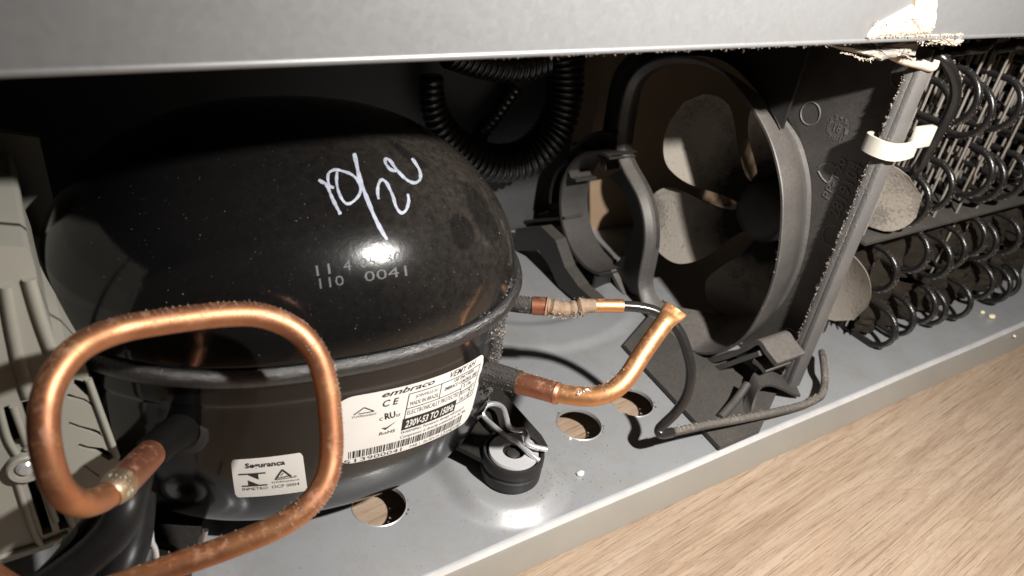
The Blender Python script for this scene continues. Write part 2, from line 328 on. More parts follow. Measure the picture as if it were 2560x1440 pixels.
def wood_mat():
    m, nt, b = new_mat('oak_laminate')
    a, c_ = onz(1560, 1440, -0.016), onz(2230, 1010, -0.016); ang = math.atan2(c_[1]-a[1], c_[0]-a[0])
    tc = nt.nodes.new('ShaderNodeTexCoord'); mp = nt.nodes.new('ShaderNodeMapping'); mp.vector_type = 'TEXTURE'
    mp.inputs['Rotation'].default_value = (0, 0, ang); nt.links.new(tc.outputs['Object'], mp.inputs[0])
    def stretched(sx, sy, sc, det, ro, dist=0.0):
        q = nt.nodes.new('ShaderNodeMapping'); q.inputs['Scale'].default_value = (sx, sy, 1); nt.links.new(mp.outputs[0], q.inputs[0])
        n = noise(nt, sc, det, ro, q.outputs[0]); n.inputs['Distortion'].default_value = dist; return n
    big = stretched(1.0, 4.0, 7, 4, 0.55, 0.8); mid = stretched(0.45, 11, 12, 6, 0.7, 0.3); fine = stretched(0.26, 19, 60, 6, 0.8, 0.08); pore = stretched(0.6, 8, 200, 2, 0.5)
    rings = mathn(nt, 'FRACT', mathn(nt, 'MULTIPLY', stretched(1.0, 5.5, 3.0, 2, 0.35, 0.35).outputs[0], 15.0))
    line = ramp(nt, rings, [(0.0, 0.0), (0.55, 0.15), (0.92, 0.9), (1.0, 0.0)])
    c = ramp(nt, mid.outputs[0], [(0.30, (0.23, 0.155, 0.103)), (0.48, (0.355, 0.26, 0.182)), (0.70, (0.44, 0.345, 0.255))]).outputs[0]
    c = mixc(nt, ramp(nt, big.outputs[0], [(0.35, 0.0), (0.7, 0.4)]).outputs[0], c, (0.42, 0.335, 0.265))
    c = mixc(nt, mathn(nt, 'MULTIPLY', line.outputs[0], 0.35), c, (0.27, 0.18, 0.12))
    por = ramp(nt, fine.outputs[0], [(0.38, 1.0), (0.475, 0.0)])
    c = mixc(nt, mathn(nt, 'MULTIPLY', por.outputs[0], 0.95), c, (0.165, 0.105, 0.068))
    p2 = ramp(nt, pore.outputs[0], [(0.33, 0.8), (0.40, 0.0)]); c = mixc(nt, mathn(nt, 'MULTIPLY', p2.outputs[0], 0.6), c, (0.17, 0.11, 0.075))
    lite = ramp(nt, fine.outputs[0], [(0.60, 0.0), (0.74, 0.5)]); c = mixc(nt, lite.outputs[0], c, (0.55, 0.455, 0.37))
    nt.links.new(c, b.inputs['Base Color']); b.inputs['Roughness'].default_value = 0.42
    bump(nt, b, mathn(nt, 'ADD', fine.outputs[0], line.outputs[0]), 0.25, 0.0005); return m

# ------------------------------------------------------------------ the setting
FZ = -0.0160; PY = 0.191
mb = MB().box((-1.2, -1.0, FZ-0.02), (2.2, 1.2, FZ)); fl = mb.build('floor', wood_mat(), smooth=False); fl['kind'] = 'structure'; fl['label'] = 'light oak laminate floor in front of the fridge'
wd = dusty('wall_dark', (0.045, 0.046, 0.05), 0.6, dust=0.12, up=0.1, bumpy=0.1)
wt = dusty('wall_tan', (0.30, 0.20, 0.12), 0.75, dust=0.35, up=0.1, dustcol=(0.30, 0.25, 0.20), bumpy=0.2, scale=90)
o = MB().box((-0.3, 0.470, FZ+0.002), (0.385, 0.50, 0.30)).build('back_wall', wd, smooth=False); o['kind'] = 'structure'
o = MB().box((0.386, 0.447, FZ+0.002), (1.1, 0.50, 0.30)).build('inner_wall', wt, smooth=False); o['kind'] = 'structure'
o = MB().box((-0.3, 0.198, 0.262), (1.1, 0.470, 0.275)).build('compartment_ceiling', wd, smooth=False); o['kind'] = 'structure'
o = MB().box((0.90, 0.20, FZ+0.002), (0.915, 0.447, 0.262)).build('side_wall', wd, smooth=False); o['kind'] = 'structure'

# ------------------------------------------------------------------ fridge back panel above the opening
galv = galv_mat()
pn = thing('fridge_back_panel', 'galvanised steel back panel of the fridge above the open compartment', 'panel', (0.3, PY, 0.24))
MB().box((-0.4, PY, 0.2402), (1.1, PY+0.0012, 0.62)).build('sheet', galv, pn, smooth=False)
MB().tube([(-0.4, PY+0.0007, 0.2398), (1.1, PY+0.0007, 0.2398)], 0.0012, seg=12, sub=200).build('folded_hem', galv, pn)
hemd = MB(); pts = [(x, PY+rng.uniform(-0.001, 0.002), 0.2388) for x in np.r_[rng.uniform(0.12, 0.30, 500), rng.uniform(0.42, 0.62, 300)]]
fuzz(hemd, pts, [(0, 0, -1.0)]*len(pts), 700, 0.0005); hemd.build('dust', MAT['dust'], pn, kind='stuff')

# ------------------------------------------------------------------ base tray
tray = thing('base_tray', 'grey sheet steel base tray with a folded front edge', 'tray', (0.4, PY, 0))
HOLES = [(*onz(1448, 1060)[:2], 0.0135), (*onz(1580, 1005)[:2], 0.0135), (*onz(948, 1262)[:2], 0.0135), (0.215, 0.43, 0.012)]
G1 = onz(1284, 1127, 0.0222)[:2]; G0 = np.array([0.008, 0.2285])
def tray_h(x, y):
    z = 0.0
    for g in (G1, G0):
        d = math.hypot((x-g[0])*0.9, y-g[1]) - max(0.0, (0.0))
        # pedestal stretched towards the back under the foot
        dy = max(0.0, y-g[1]); d = math.hypot((x-g[0])*0.95, (y-g[1]) - min(dy, 0.06))
        t = min(1, max(0, (0.034-d)/0.012)); z += 0.006*t*t*(3-2*t)
    t = min(1, max(0, (0.020-abs(math.hypot((x-0.30)/1.1, (y-0.40))-0.075))/0.010)); z += 0.0022*t*t*(3-2*t)
    return z
def tray_mesh():
    st = 0.002; xs = np.arange(-0.32, 1.10, st); ys = np.arange(PY+0.0015, 0.4685, st); V = []; F = []
    X, Y = np.meshgrid(xs, ys, indexing='ij'); X = X.copy(); Y = Y.copy(); keep = np.ones((len(xs)-1, len(ys)-1), bool)
    for (hx, hy, hr) in HOLES:
        d = np.hypot(X-hx, Y-hy); s = np.abs(d-hr) < st*0.62
        X[s] = hx+(X[s]-hx)*hr/d[s]; Y[s] = hy+(Y[s]-hy)*hr/d[s]
        cxx = (X[:-1,:-1]+X[1:,1:])/2; cyy = (Y[:-1,:-1]+Y[1:,1:])/2; keep &= np.hypot(cxx-hx, cyy-hy) > hr-1e-5
    n = len(ys); V = [(X[i,j], Y[i,j], tray_h(X[i,j], Y[i,j])) for i in range(len(xs)) for j in range(n)]
    F = [(i*n+j, (i+1)*n+j, (i+1)*n+j+1, i*n+j+1) for i in range(len(xs)-1) for j in range(n-1) if keep[i,j]]
    mb = MB(); mb.v = V; mb.f = F
    return mb
tmat = tray_mat()
tr = tray_mesh().build('floor_sheet', tmat, tray)
for (hx, hy, hr) in HOLES:
    z0 = tray_h(hx+hr, hy)
    MB().lathe([(hr+0.0009, z0-0.0002), (hr, z0+0.0004), (hr-0.0003, z0-0.0004), (hr-0.0002, z0-0.0022)], (hx, hy, 0)).build('hole_rim', tmat, tray)
edge = [(PY+0.0024, 0.0004), (PY+0.0012, 0.0009), (PY+0.0002, 0.0007), (PY-0.0005, -0.0006), (PY-0.0010, -0.0018)]
face = [(PY-0.0010, -0.0018), (PY-0.0018, -0.0028), (PY-0.0085, -0.0135), (PY-0.0086, -0.0146), (PY-0.006, -0.0150)]
xs = np.linspace(-0.32, 1.10, 160)
for nm, pf, mt_ in (('rolled_edge', edge, plain('edge_highlight', (0.80,0.81,0.83), 0.2, 0.45, var=0.25, sc=60)), ('front_fold', face, dusty('fold_steel', (0.35,0.325,0.285), 0.34, 0.4, dust=0.2, up=0.02, bumpy=0.15))):  # edge colour carries a painted highlight, fold colour a painted tan floor reflection
    MB().loft([[(x, p[0], p[1]+0.00025*math.sin(x*40)) for p in pf] for x in xs], closed=False).build(nm, mt_, tray)
# dirt that has settled on the tray
gd = MB(); q = []
for _ in range(1600):
    if rng.random() < 0.45: p = onz(rng.normal(1380, 70), rng.normal(1210, 75))
    elif rng.random() < 0.6: p = onz(rng.uniform(1000, 1900), rng.uniform(1000, 1380))
    else: p = np.array([rng.uniform(0.02, 0.33), rng.uniform(PY+0.004, 0.40), 0])
    if PY+0.004 < p[1] < 0.5 and all(math.hypot(p[0]-h[0], p[1]-h[1]) > h[2]+0.001 for h in HOLES): q.append((p[0], p[1], tray_h(p[0], p[1])))
fuzz(gd, q, [(0, 0, 1.0)]*len(q), 2000, 0.0007, 0.9); gd.build('grit', dusty('grit', (0.12, 0.10, 0.085), 0.9, dust=0.8, dustcol=(0.42, 0.38, 0.32), var=0.6), tray, kind='stuff')

# ------------------------------------------------------------------ compressor
CX, CY, CA, CB, CANG = 0.0949, 0.2980, 0.1031, 0.0838, -0.1417
ZB, ZS, ZT, N1, N2, PM, ZK = 0.0045, 0.1129, 0.1862, 2.13, 3.3, 2.34, 0.085
ca, sa = math.cos(CANG), math.sin(CANG)
def sg(c): return math.copysign(abs(c)**(2/PM), c)
def plan(th, s): x, y = CA*s*sg(math.cos(th)), CB*s*sg(math.sin(th)); return CX+x*ca-y*sa, CY+x*sa+y*ca
def shell_scale(z):
    if z >= ZS: t = min(1, (z-ZS)/(ZT-ZS)); return max(0.0, 1-t**N1)**(1/N1)*0.992
    t = min(1, max(0.0, (ZK-z)/(ZK-ZB))); return max(0.0, 1-t**N2)**(1/N2)*(0.985 if z > 0.101 else 0.979)
def shell_pt(th, z, off=0.0):
    x, y = plan(th, shell_scale(z)); e = 1e-4
    a = np.array([*plan(th+e, shell_scale(z)), z]); b = np.array([*plan(th, shell_scale(z+e)), z+e]); p = np.array([x, y, z])
    return p + unit(np.cross(a-p, b-p))*off
def Fs(P):
    x, y = P[0]-CX, P[1]-CY; X = x*ca+y*sa; Y = -x*sa+y*ca; rr = (abs(X/CA)**PM+abs(Y/CB)**PM)**(1/PM)
    return rr - shell_scale(P[2]) if ZB < P[2] < ZT else 1.0
def shell_hit(u, v):
    d = unit(ray(u, v)); t = 0.15
    while t < 0.6 and Fs(C+d*t) > 0: t += 0.002
    a, b = t-0.002, t
    for _ in range(24):
        m = (a+b)/2
        if Fs(C+d*m) > 0: a = m
        else: b = m
    P = C+d*b; g = np.array([Fs(P+e)-Fs(P-e) for e in np.eye(3)*2e-5]); return P, unit(g)
def shell_tz(u, v):
    P, _ = shell_hit(u, v); x, y = P[0]-CX, P[1]-CY; X = x*ca+y*sa; Y = -x*sa+y*ca
    q = lambda c: math.copysign(abs(c)**(PM/2), c)
    return math.atan2(q(Y/CB), q(X/CA)), P[2]
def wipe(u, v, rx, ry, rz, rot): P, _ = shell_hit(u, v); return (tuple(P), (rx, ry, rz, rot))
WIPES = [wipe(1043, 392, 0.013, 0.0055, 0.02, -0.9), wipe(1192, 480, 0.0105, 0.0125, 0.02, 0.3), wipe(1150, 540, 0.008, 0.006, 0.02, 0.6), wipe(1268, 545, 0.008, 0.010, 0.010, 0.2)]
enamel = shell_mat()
comp = thing('compressor', 'black oval hermetic compressor with white stickers and handwritten date', 'compressor')
def ring_loops(prof, seg=144):
    return [[(*plan(2*math.pi*k/seg, s), z) for k in range(seg)] for (s, z) in prof]
ph = np.linspace(0, math.pi/2-0.004, 44)
up = [(math.cos(p)**(2/N1)*0.992, ZS+0.006+(ZT-ZS-0.006)*math.sin(p)**(2/N1)) for p in ph]
up = [(shell_scale(max(z, ZS+1e-4)), z) for s, z in up]
mb = MB().loft(ring_loops([(0.985, ZS+0.004)]+up)); n = len(mb.v); mb.add([(CX, CY, ZT)], []); mb.f += [(n-144+k, n-144+(k+1) % 144, n) for k in range(144)]
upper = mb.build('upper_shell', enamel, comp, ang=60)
lp2 = [(0.985, z) for z in np.linspace(ZS+0.002, 0.1030, 6)]+[(0.9846, 0.1022), (0.9830, 0.1014), (0.9800, 0.1006), (0.9790, 0.0998)]+[(0.979, z) for z in np.linspace(0.097, ZK+0.002, 10)]
lp2 += [(0.979*math.cos(p)**(2/N2), ZK-(ZK-ZB)*math.sin(p)**(2/N2)) for p in np.linspace(0.02, math.pi/2-0.01, 50)]
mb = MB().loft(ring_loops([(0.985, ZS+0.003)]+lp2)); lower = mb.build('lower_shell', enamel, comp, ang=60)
MB().loft(ring_loops([(0.98, ZS-0.0012), (1.012, ZS-0.0010), (1.024, ZS+0.0005), (1.027, ZS+0.0025), (1.022, ZS+0.0042), (1.008, ZS+0.0058), (0.992, ZS+0.0062), (0.985, ZS+0.0056)])).build('weld_bead', dusty('bead_enamel', (0.010, 0.010, 0.011), 0.13, dust=0.04, up=0.09, bumpy=1.0, scale=420, dustcol=(0.26, 0.245, 0.23), spec=1.0), comp, ang=60)
bead = MB(); pts = []; nn = []
for th in np.linspace(-2.4, 0.25, 500):
    for s, z in ((1.018, ZS+0.0045), (1.004, ZS+0.0062), (1.026, ZS+0.003)):
        x, y = plan(th, s); pts.append((x, y, z)); nn.append((0, 0, 1.0))
fuzz(bead, pts, nn, 600, 0.00036, 0.85); bead.build('seam_dust', MAT['dark_dust'], comp, kind='stuff')
# feet plates
def foot(poly, z): return MB().plate(poly, [], lambda a, b, t: (a, b, t), z, z+0.003)
FZP = 0.0165
fp = [onz(1232, 962, FZP)[:2], onz(1352, 1098, FZP)[:2], onz(1368, 1126, FZP)[:2], onz(1348, 1148, FZP)[:2], (G1[0]+0.010, G1[1]-0.010), (G1[0], G1[1]-0.0135), (G1[0]-0.010, G1[1]-0.010), (G1[0]-0.014, G1[1]), (0.150, 0.262), (0.150, 0.30), (0.185, 0.315)]
ftm = dusty('foot_enamel', (0.007, 0.007, 0.0075), 0.35, dust=0.08, up=0.06, speck=0.6, spec=0.25)
foot(fp, FZP).build('foot_plate', ftm, comp, smooth=False)
foot([(G0[0]+0.016, 0.224), (G0[0]-0.012, 0.218), (G0[0]-0.018, 0.24), (G0[0]+0.015, 0.30), (G0[0]+0.04, 0.28)], FZP).build('foot_plate', ftm, comp, smooth=False)
# ---- stickers on the shell
def sticker_map(corners):
    tz = [shell_tz(*c) for c in corners]      # BL BR TR TL
    def f(u, v, off):
        th = (tz[0][0]*(1-u)+tz[1][0]*u)*(1-v)+(tz[3][0]*(1-u)+tz[2][0]*u)*v
        z = (tz[0][1]*(1-u)+tz[1][1]*u)*(1-v)+(tz[3][1]*(1-u)+tz[2][1]*u)*v
        return shell_pt(th, z, off)
    return f
FLIP = None
def grid_patch(f, off, nu=60, nv=24, rad=0.05, asp=2.0):
    """rounded rectangle in sticker space"""
    pts = []; fs = []
    for i in range(nu+1):
        u = i/nu
        for j in range(nv+1):
            v = j/nv; uu, vv = u, v
            ru, rv = rad/asp, rad
            du = max(ru-u, u-(1-ru), 0)/ru; 
            if du > 0:
                lim = rv*(1-math.sqrt(max(0, 1-du*du))); vv = lim+v*(1-2*lim)
            pts.append(f(uu, vv, off))
    for i in range(nu):
        for j in range(nv): a = i*(nv+1)+j; fs.append((a, a+1, a+nv+2, a+nv+1))
    return MB().add(pts, fs)
_fc = {}
def text_flat(txt, shear=0.0, bold=0.0):
    key = (txt, shear, bold)
    if key in _fc: return _fc[key]
    cu = bpy.data.curves.new('t', 'FONT'); cu.body = txt; cu.size = 1.0; cu.shear = shear; cu.offset = bold; cu.resolution_u = 2; cu.fill_mode = 'FRONT'; cu.dimensions = '2D'
    ob = bpy.data.objects.new('t', cu); S.collection.objects.link(ob); dg = bpy.context.evaluated_depsgraph_get(); dg.update()
    me = bpy.data.meshes.new_from_object(ob.evaluated_get(dg))
    vs = np.array([v.co[:2] for v in me.vertices]); fs = [tuple(p.vertices) for p in me.polygons]
    bpy.data.objects.remove(ob); bpy.data.meshes.remove(me)
    lo_, hi = vs.min(0), vs.max(0); _fc[key] = ((vs-lo_)/(hi-lo_+1e-9), fs); return _fc[key]
def put_text(mb, f, txt, u0, v0, u1, v1, off, shear=0.0, bold=0.0, rot=False):
    vs, fs = text_flat(txt, shear, bold)
    if rot: vs = np.stack([vs[:, 1], 1-vs[:, 0]], 1)
    mb.add([f(u0+(u1-u0)*a, v0+(v1-v0)*b, off) for a, b in vs], fs)
def put_poly(mb, f, poly, off):
    P = resample(poly, max(24, len(poly)*6)); tr_ = tessellate_polygon([[Vector((a, b, 0)) for a, b in P]])
    mb.add([f(a, b, off) for a, b in P], [tuple(t) for t in tr_])
def put_rect(mb, f, u0, v0, u1, v1, off, nu=1):
    for i in range(nu):
        a, b = u0+(u1-u0)*i/nu, u0+(u1-u0)*(i+1)/nu
        mb.add([f(a, v0, off), f(b, v0, off), f(b, v1, off), f(a, v1, off)], [(0, 1, 2, 3)])
def put_line(mb, f, p, q, w, off, asp):
    p, q = np.array(p), np.array(q); d = (q-p)*np.array([asp, 1]); n = np.array([-d[1], d[0]])/np.linalg.norm(d)*w/2/np.array([asp, 1])
    k = 8
    for i in range(k):
        a, b = p+(q-p)*i/k, p+(q-p)*(i+1)/k
        mb.add([f(*(a+n), off), f(*(a-n), off), f(*(b-n), off), f(*(b+n), off)], [(0, 1, 2, 3)])
f1 = sticker_map([(838, 1166), (1170, 1050), (1214, 878), (832, 998)])
e0, e1, e2 = 0.00012, 0.00022, 0.00032
st1 = grid_patch(f1, e0, rad=0.16, asp=2.0).build('rating_sticker', MAT['paper'], comp, label='white rating sticker with barcode')
ink = MB(); A1 = 2.0
put_text(ink, f1, 'embraco', 0.20, 0.905, 0.52, 0.985, e1, 0.35, 0.02)
put_text(ink, f1, 'VEMY 6H', 0.64, 0.90, 0.885, 0.985, e1, 0.35, 0.01)
bw = 0.012
for p, q in (((.355,.865),(.955,.865)), ((.355,.865),(.34,.34)), ((.35,.655),(.775,.655)), ((.58,.865),(.58,.655)), ((.775,.72),(.775,.52)), ((.775,.72),(.935,.72)), ((.775,.60),(.885,.60)), ((.885,.62),(.885,.44)), ((.885,.62),(.93,.62)), ((.955,.865),(.935,.44)), ((.74,.44),(.935,.44))):
    put_line(ink, f1, p, q, bw, e1, A1)
put_text(ink, f1, 'JOINVILLE-SC', 0.40, 0.77, 0.56, 0.825, e1); put_text(ink, f1, 'MADE IN BRAZIL', 0.37, 0.69, 0.57, 0.745, e1)
put_text(ink, f1, 'USE ONLY WITH', 0.69, 0.805, 0.88, 0.85, e1, 0, 0.015); put_text(ink, f1, 'EMBRACO CONTROL UNIT', 0.615, 0.735, 0.935, 0.785, e1, 0, 0.015)
put_text(ink, f1, 'ELECTRONICALLY PROTECTED', 0.36, 0.56, 0.76, 0.625, e1)
put_text(ink, f1, 'R 134a', 0.80, 0.645, 0.88, 0.70, e1); put_text(ink, f1, 'RLA 2.1A', 0.785, 0.55, 0.88, 0.59, e1); put_text(ink, f1, 'LRA 2.1A', 0.785, 0.46, 0.88, 0.51, e1)
put_text(ink, f1, '3~ PH', 0.895, 0.47, 0.925, 0.60, e1, rot=True)
put_rect(ink, f1, 0.335, 0.345, 0.755, 0.515, e1, 30)
put_text(ink, f1, 'WARNING: Permanent damage will occur if', 0.335, 0.275, 0.865, 0.33, e1, 0.1); put_text(ink, f1, 'Compressor is directly connected to AC line', 0.335, 0.205, 0.90, 0.265, e1, 0.1)
x = 0.05; rb = random.Random(4)
while x < 0.875:
    w = rb.choice((0.0035, 0.0035, 0.007, 0.0105)); put_rect(ink, f1, x, 0.085, x+w, 0.195, e1); x += w+rb.choice((0.0035, 0.005, 0.0075))
put_text(ink, f1, '513900041', 0.03, 0.012, 0.36, 0.07, e1); put_text(ink, f1, 'FAB 1  26-FEV-21', 0.42, 0.02, 0.66, 0.06, e1); put_text(ink, f1, 'L21HD10D', 0.68, 0.012, 0.885, 0.07, e1)
put_text(ink, f1, 'C E', 0.205, 0.765, 0.295, 0.86, e1, 0.15, 0.02); put_text(ink, f1, 'c', 0.195, 0.575, 0.215, 0.62, e1); put_text(ink, f1, 'RU', 0.22, 0.575, 0.285, 0.67, e1, -0.2, 0.03); put_text(ink, f1, 'us', 0.29, 0.58, 0.315, 0.62, e1)
put_text(ink, f1, 'RoHS', 0.20, 0.355, 0.295, 0.40, e1, 0.1, 0.02); put_poly(ink, f1, [(0.21, 0.46), (0.235, 0.42), (0.30, 0.52), (0.24, 0.455)], e1)
put_line(ink, f1, (0.07, 0.735), (0.115, 0.815), 0.014, e1, A1); put_line(ink, f1, (0.115, 0.815), (0.165, 0.735), 0.014, e1, A1); put_line(ink, f1, (0.09, 0.738), (0.165, 0.735), 0.012, e1, A1)
put_text(ink, f1, 'TUVRheinland', 0.06, 0.685, 0.175, 0.715, e1)
ink.build('print', MAT['ink'], st1, smooth=False)
wi = MB(); put_text(wi, f1, '230V-53 TO 150Hz', 0.355, 0.375, 0.74, 0.48, e2, 0.2, 0.02); wi.build('voltage_print', MAT['paper'], st1, smooth=False)
f2 = sticker_map([(590, 1243), (769, 1226), (756, 1130), (577, 1149)])
st2 = grid_patch(f2, e0, 40, 20, rad=0.09, asp=1.75).build('safety_sticker', MAT['paper'], comp, label='white safety approval sticker')
ink = MB(); put_text(ink, f2, 'Segurança', 0.20, 0.74, 0.76, 0.90, e1, 0, 0.035)
put_rect(ink, f2, 0.09, 0.615, 0.48, 0.65, e1, 10); put_poly(ink, f2, [(0.215, 0.62), (0.375, 0.62), (0.375, 0.475)], e1)
put_rect(ink, f2, 0.12, 0.305, 0.485, 0.34, e1, 10); put_poly(ink, f2, [(0.215, 0.475), (0.215, 0.335), (0.375, 0.335)], e1)
put_text(ink, f2, 'INMETRO', 0.12, 0.20, 0.485, 0.275, e1); put_text(ink, f2, 'OCP 0004', 0.54, 0.205, 0.91, 0.285, e1); put_text(ink, f2, 'TÜVRheinland', 0.54, 0.34, 0.91, 0.395, e1)
for p, q, w in (((.60,.43),(.71,.66),.045), ((.71,.66),(.82,.46),.045), ((.64,.465),(.80,.485),.025), ((.62,.425),(.85,.44),.018), ((.68,.51),(.72,.58),.02)): put_line(ink, f2, p, q, w, e1, 1.75)
put_text(ink, f2, '®', 0.85, 0.42, 0.89, 0.48, e1)
ink.build('print', MAT['ink'], st2, smooth=False)
# ---- paint-marker date on the dome
def stroke(mb, px, w, off=0.00018):
    P = smooth_path([(a, b, 0) for a, b in px], 6); L = []; 
    for i, p in enumerate(P):
        t = unit(P[min(i+1, len(P)-1)]-P[max(i-1, 0)]); n = np.array([-t[1], t[0]])
        ww = w*(0.45 if i in (0, len(P)-1) else 0.80)*(1+0.16*math.sin(i*0.61+px[0][0])+0.08*math.sin(i*1.7))
        row = []
        for s in (-1, 0, 1):
            Q, N = shell_hit(p[0]+n[0]*ww*s, p[1]+n[1]*ww*s); row.append(Q+N*(off+(0.0001 if s == 0 else 0)))
        L.append(row)
    mb.loft(L, closed=False)
def zz(pts): return [(760+a/4.0, 360+b/4.0) for a, b in pts]
mk = MB()
stroke(mk, zz([(145,360),(185,385),(215,400),(240,440),(280,540),(330,640),(365,705)]), 5.0)
stroke(mk, zz([(300,440),(255,420),(238,350),(250,290),(310,260),(390,275),(460,300),(520,345),(560,420),(555,500),(500,570),(440,600),(390,570),(345,480),(325,380),(330,280)]), 4.2)
stroke(mk, zz([(500,95),(520,180),(545,300),(580,420),(630,550),(700,720),(770,860),(830,960)]), 6.0)
stroke(mk, zz([(745,555),(735,480),(745,400),(775,360),(815,380),(850,440),(890,530),(920,630),(970,690),(1020,660),(1045,570),(1035,500)]), 4.6)
stroke(mk, zz([(925,275),(860,255),(815,195),(815,150),(860,170),(910,240),(970,310),(1040,370),(1110,390),(1160,350),(1155,270),(1110,190),(1075,145)]), 4.6)
mk.build('handwritten_date', MAT['marker'], comp, label='white paint marker date 10/20 on the dome')
# ---- faint dot print under the date
def pxmap(u0, v0, u1, v1, u2, v2):
    a = np.array([u0, v0]); ex = np.array([u1, v1])-a; ey = np.array([u2, v2])-a
    def f(u, v, off): p = a+ex*u+ey*v; Q, N = shell_hit(*p); return Q+N*off
    return f
fm = MB(); fa = pxmap(792, 690, 1010, 652, 788, 660)
for t, a, b in (('11', 0.0, .16), ('4', .31, .40), ('05', .50, .68), ('30', .80, .98)): put_text(fm, fa, t, a, 0, b, 0.85, 0.0001)
fb = pxmap(800, 722, 1025, 688, 796, 692)
for t, a, b in (('110', 0.0, .27), ('0041', .50, .97)): put_text(fm, fb, t, a, 0, b, 0.85, 0.0001)
fm.build('dot_print', dusty('faint_print', (0.02, 0.02, 0.02), 0.5, dust=0.12, up=0.02, scale=900, dustcol=(0.18, 0.17, 0.16)), comp, smooth=False)
# ---- loose grains of dust on the dome
gs = MB(); pts = []; nn = []
while len(pts) < 1900:
    u, v = rng.uniform(180, 1285), rng.uniform(250, 900)
    if rng.random() > 0.10+0.9*max(0, (u-250)/1050)**1.4: continue
    P, N = shell_hit(u, v)
    if abs(Fs(P)) < 0.01 and P[2] > ZS+0.004: pts.append(P); nn.append(N)
for p, n_ in zip(pts, nn): fuzz(gs, [p], [n_], 1, rng.choice([0.00022, 0.00034, 0.00055], p=[0.66, 0.28, 0.06]), 0.95)
gs.build('dust_grains', dusty('brown_grains', (0.15,0.125,0.10), 0.9, dust=0.8, up=0.2, dustcol=(0.30,0.25,0.20), var=0.6, spec=0.1), comp, kind='stuff')
# ---- lint on the fan side of the lower shell
ln = MB(); pts = []; nn = []
for _ in range(6000):
    u, v = rng.uniform(1165, 1290), rng.uniform(700, 1130)
    if v > 840 and u < 1222-(v-880)*0.26: continue
    if rng.random() > min(1, max(0, (u-1190-(60 if v < 780 else 0))/60))**1.5: continue
    try: P, N = shell_hit(u, v)
    except Exception: continue
    if abs(Fs(P)) < 0.02: pts.append(P); nn.append(N)
dl = MB(); fuzz(dl, pts, nn, 3200, 0.0008, 0.85)
for pth, rr_ in (([(1225,936,.348),(1300,957,.341)], 0.0055), ([(1285,758,.398),(1335,764,.394)], 0.0045)):
    p_, n_ = tube_skin([atd(*q_) for q_ in pth], rr_, 10, up=-ray(1260,900), spread=1.4); fuzz(dl, p_, n_, 420, 0.0007, 0.8); dl.build('side_dust', MAT['dark_dust'], comp, kind='stuff')
fuzz(ln, pts, nn, 900, 0.0007, 0.6); ln.build('side_lint', MAT['dust'], comp, kind='stuff')

# ------------------------------------------------------------------ front copper loop
PT = lambda l: [atd(*p) for p in l]
stub = PT([(470,1066,.292),(430,1088,.276),(375,1135,.258)])
MB().tube(stub, [0.0075, 0.0062, 0.0058], sub=6).build('tube_stub', dusty('stub_black', (0.003,0.003,0.003), 0.5, dust=0.012, up=0.012, bumpy=0.7, spec=0.15), comp)
MB().lathe([(0.0105,0),(0.010,0.002),(0.0075,0.003)], (0,0,0)).build('stub_collar', ftm, comp).matrix_world = Matrix.Translation(Vector(atd(458,1072,.288))) @ Vector(atd(375,1135,.258)-atd(458,1072,.288)).to_track_quat('Z','Y').to_matrix().to_4x4()
loop = PT([(378,1133,.259),(310,1200,.236),(285,1225,.229),(250,1249,.222),(200,1258,.212),(148,1222,.204),(116,1130,.200),(110,1030,.200),(135,945,.203),(200,868,.210),(300,825,.220),(420,803,.228),(560,787,.237),(655,790,.243),(738,825,.248),(790,885,.251),(816,965,.253),(826,1050,.254),(828,1130,.254),(813,1202,.252),(768,1265,.249),(690,1318,.246),(560,1371,.242),(430,1416,.238),(330,1452,.235),(180,1500,.232),(80,1496,.231),(0,1454,.231),(-80,1395,.232)])
cp = thing('discharge_pipe', 'thick bent copper pipe looping in front of the black compressor', 'copper pipe', tuple(atd(330,1452,.235)))
LR = 0.0040
MB().tube(loop, LR, seg=22, sub=8).build('tube', MAT['copper'], cp)
sl = PT([(384,1127,.2605),(340,1172,.246),(298,1212,.232)])
MB().tube(sl, [0.0050,0.0051,0.0051], seg=22, sub=8).build('sleeve', MAT['copper_dull'], cp)
MB().tube(PT([(300,1211,.2325),(286,1224,.2285),(272,1236,.226)]), [0.0054,0.0050,0.0043], seg=20, sub=5).build('solder_ring', MAT['solder'], cp)
pts, nn = tube_skin(loop[8:16], LR, 8, up=-ray(600,780)*0.15+np.array([0,0,1.0]), spread=0.9)
fz = MB(); fuzz(fz, pts, nn, 1500, 0.00034, 0.88)
pts, nn = tube_skin(loop[14:22], LR, 8, up=R[:,0]+np.array([0,0,0.4]), spread=0.6); fuzz(fz, pts, nn, 1400, 0.00036, 0.85)
pts, nn = tube_skin(loop[20:25], LR, 8, up=(0,0.2,1.0), spread=0.9); fuzz(fz, pts, nn, 160, 0.0004, 0.5)
fz.build('dust', MAT['dust'], cp, kind='stuff')
sc = MB(); pts, nn = tube_skin(PT([(290,1222,.2295),(278,1234,.227)]), 0.0050, 4, up=-ray(285,1230), spread=0.9); fuzz(sc, pts, nn, 60, 0.0007, 1.0); sc.build('flux_residue', plain('flux', (0.62,0.72,0.64), 0.8), cp, kind='stuff')

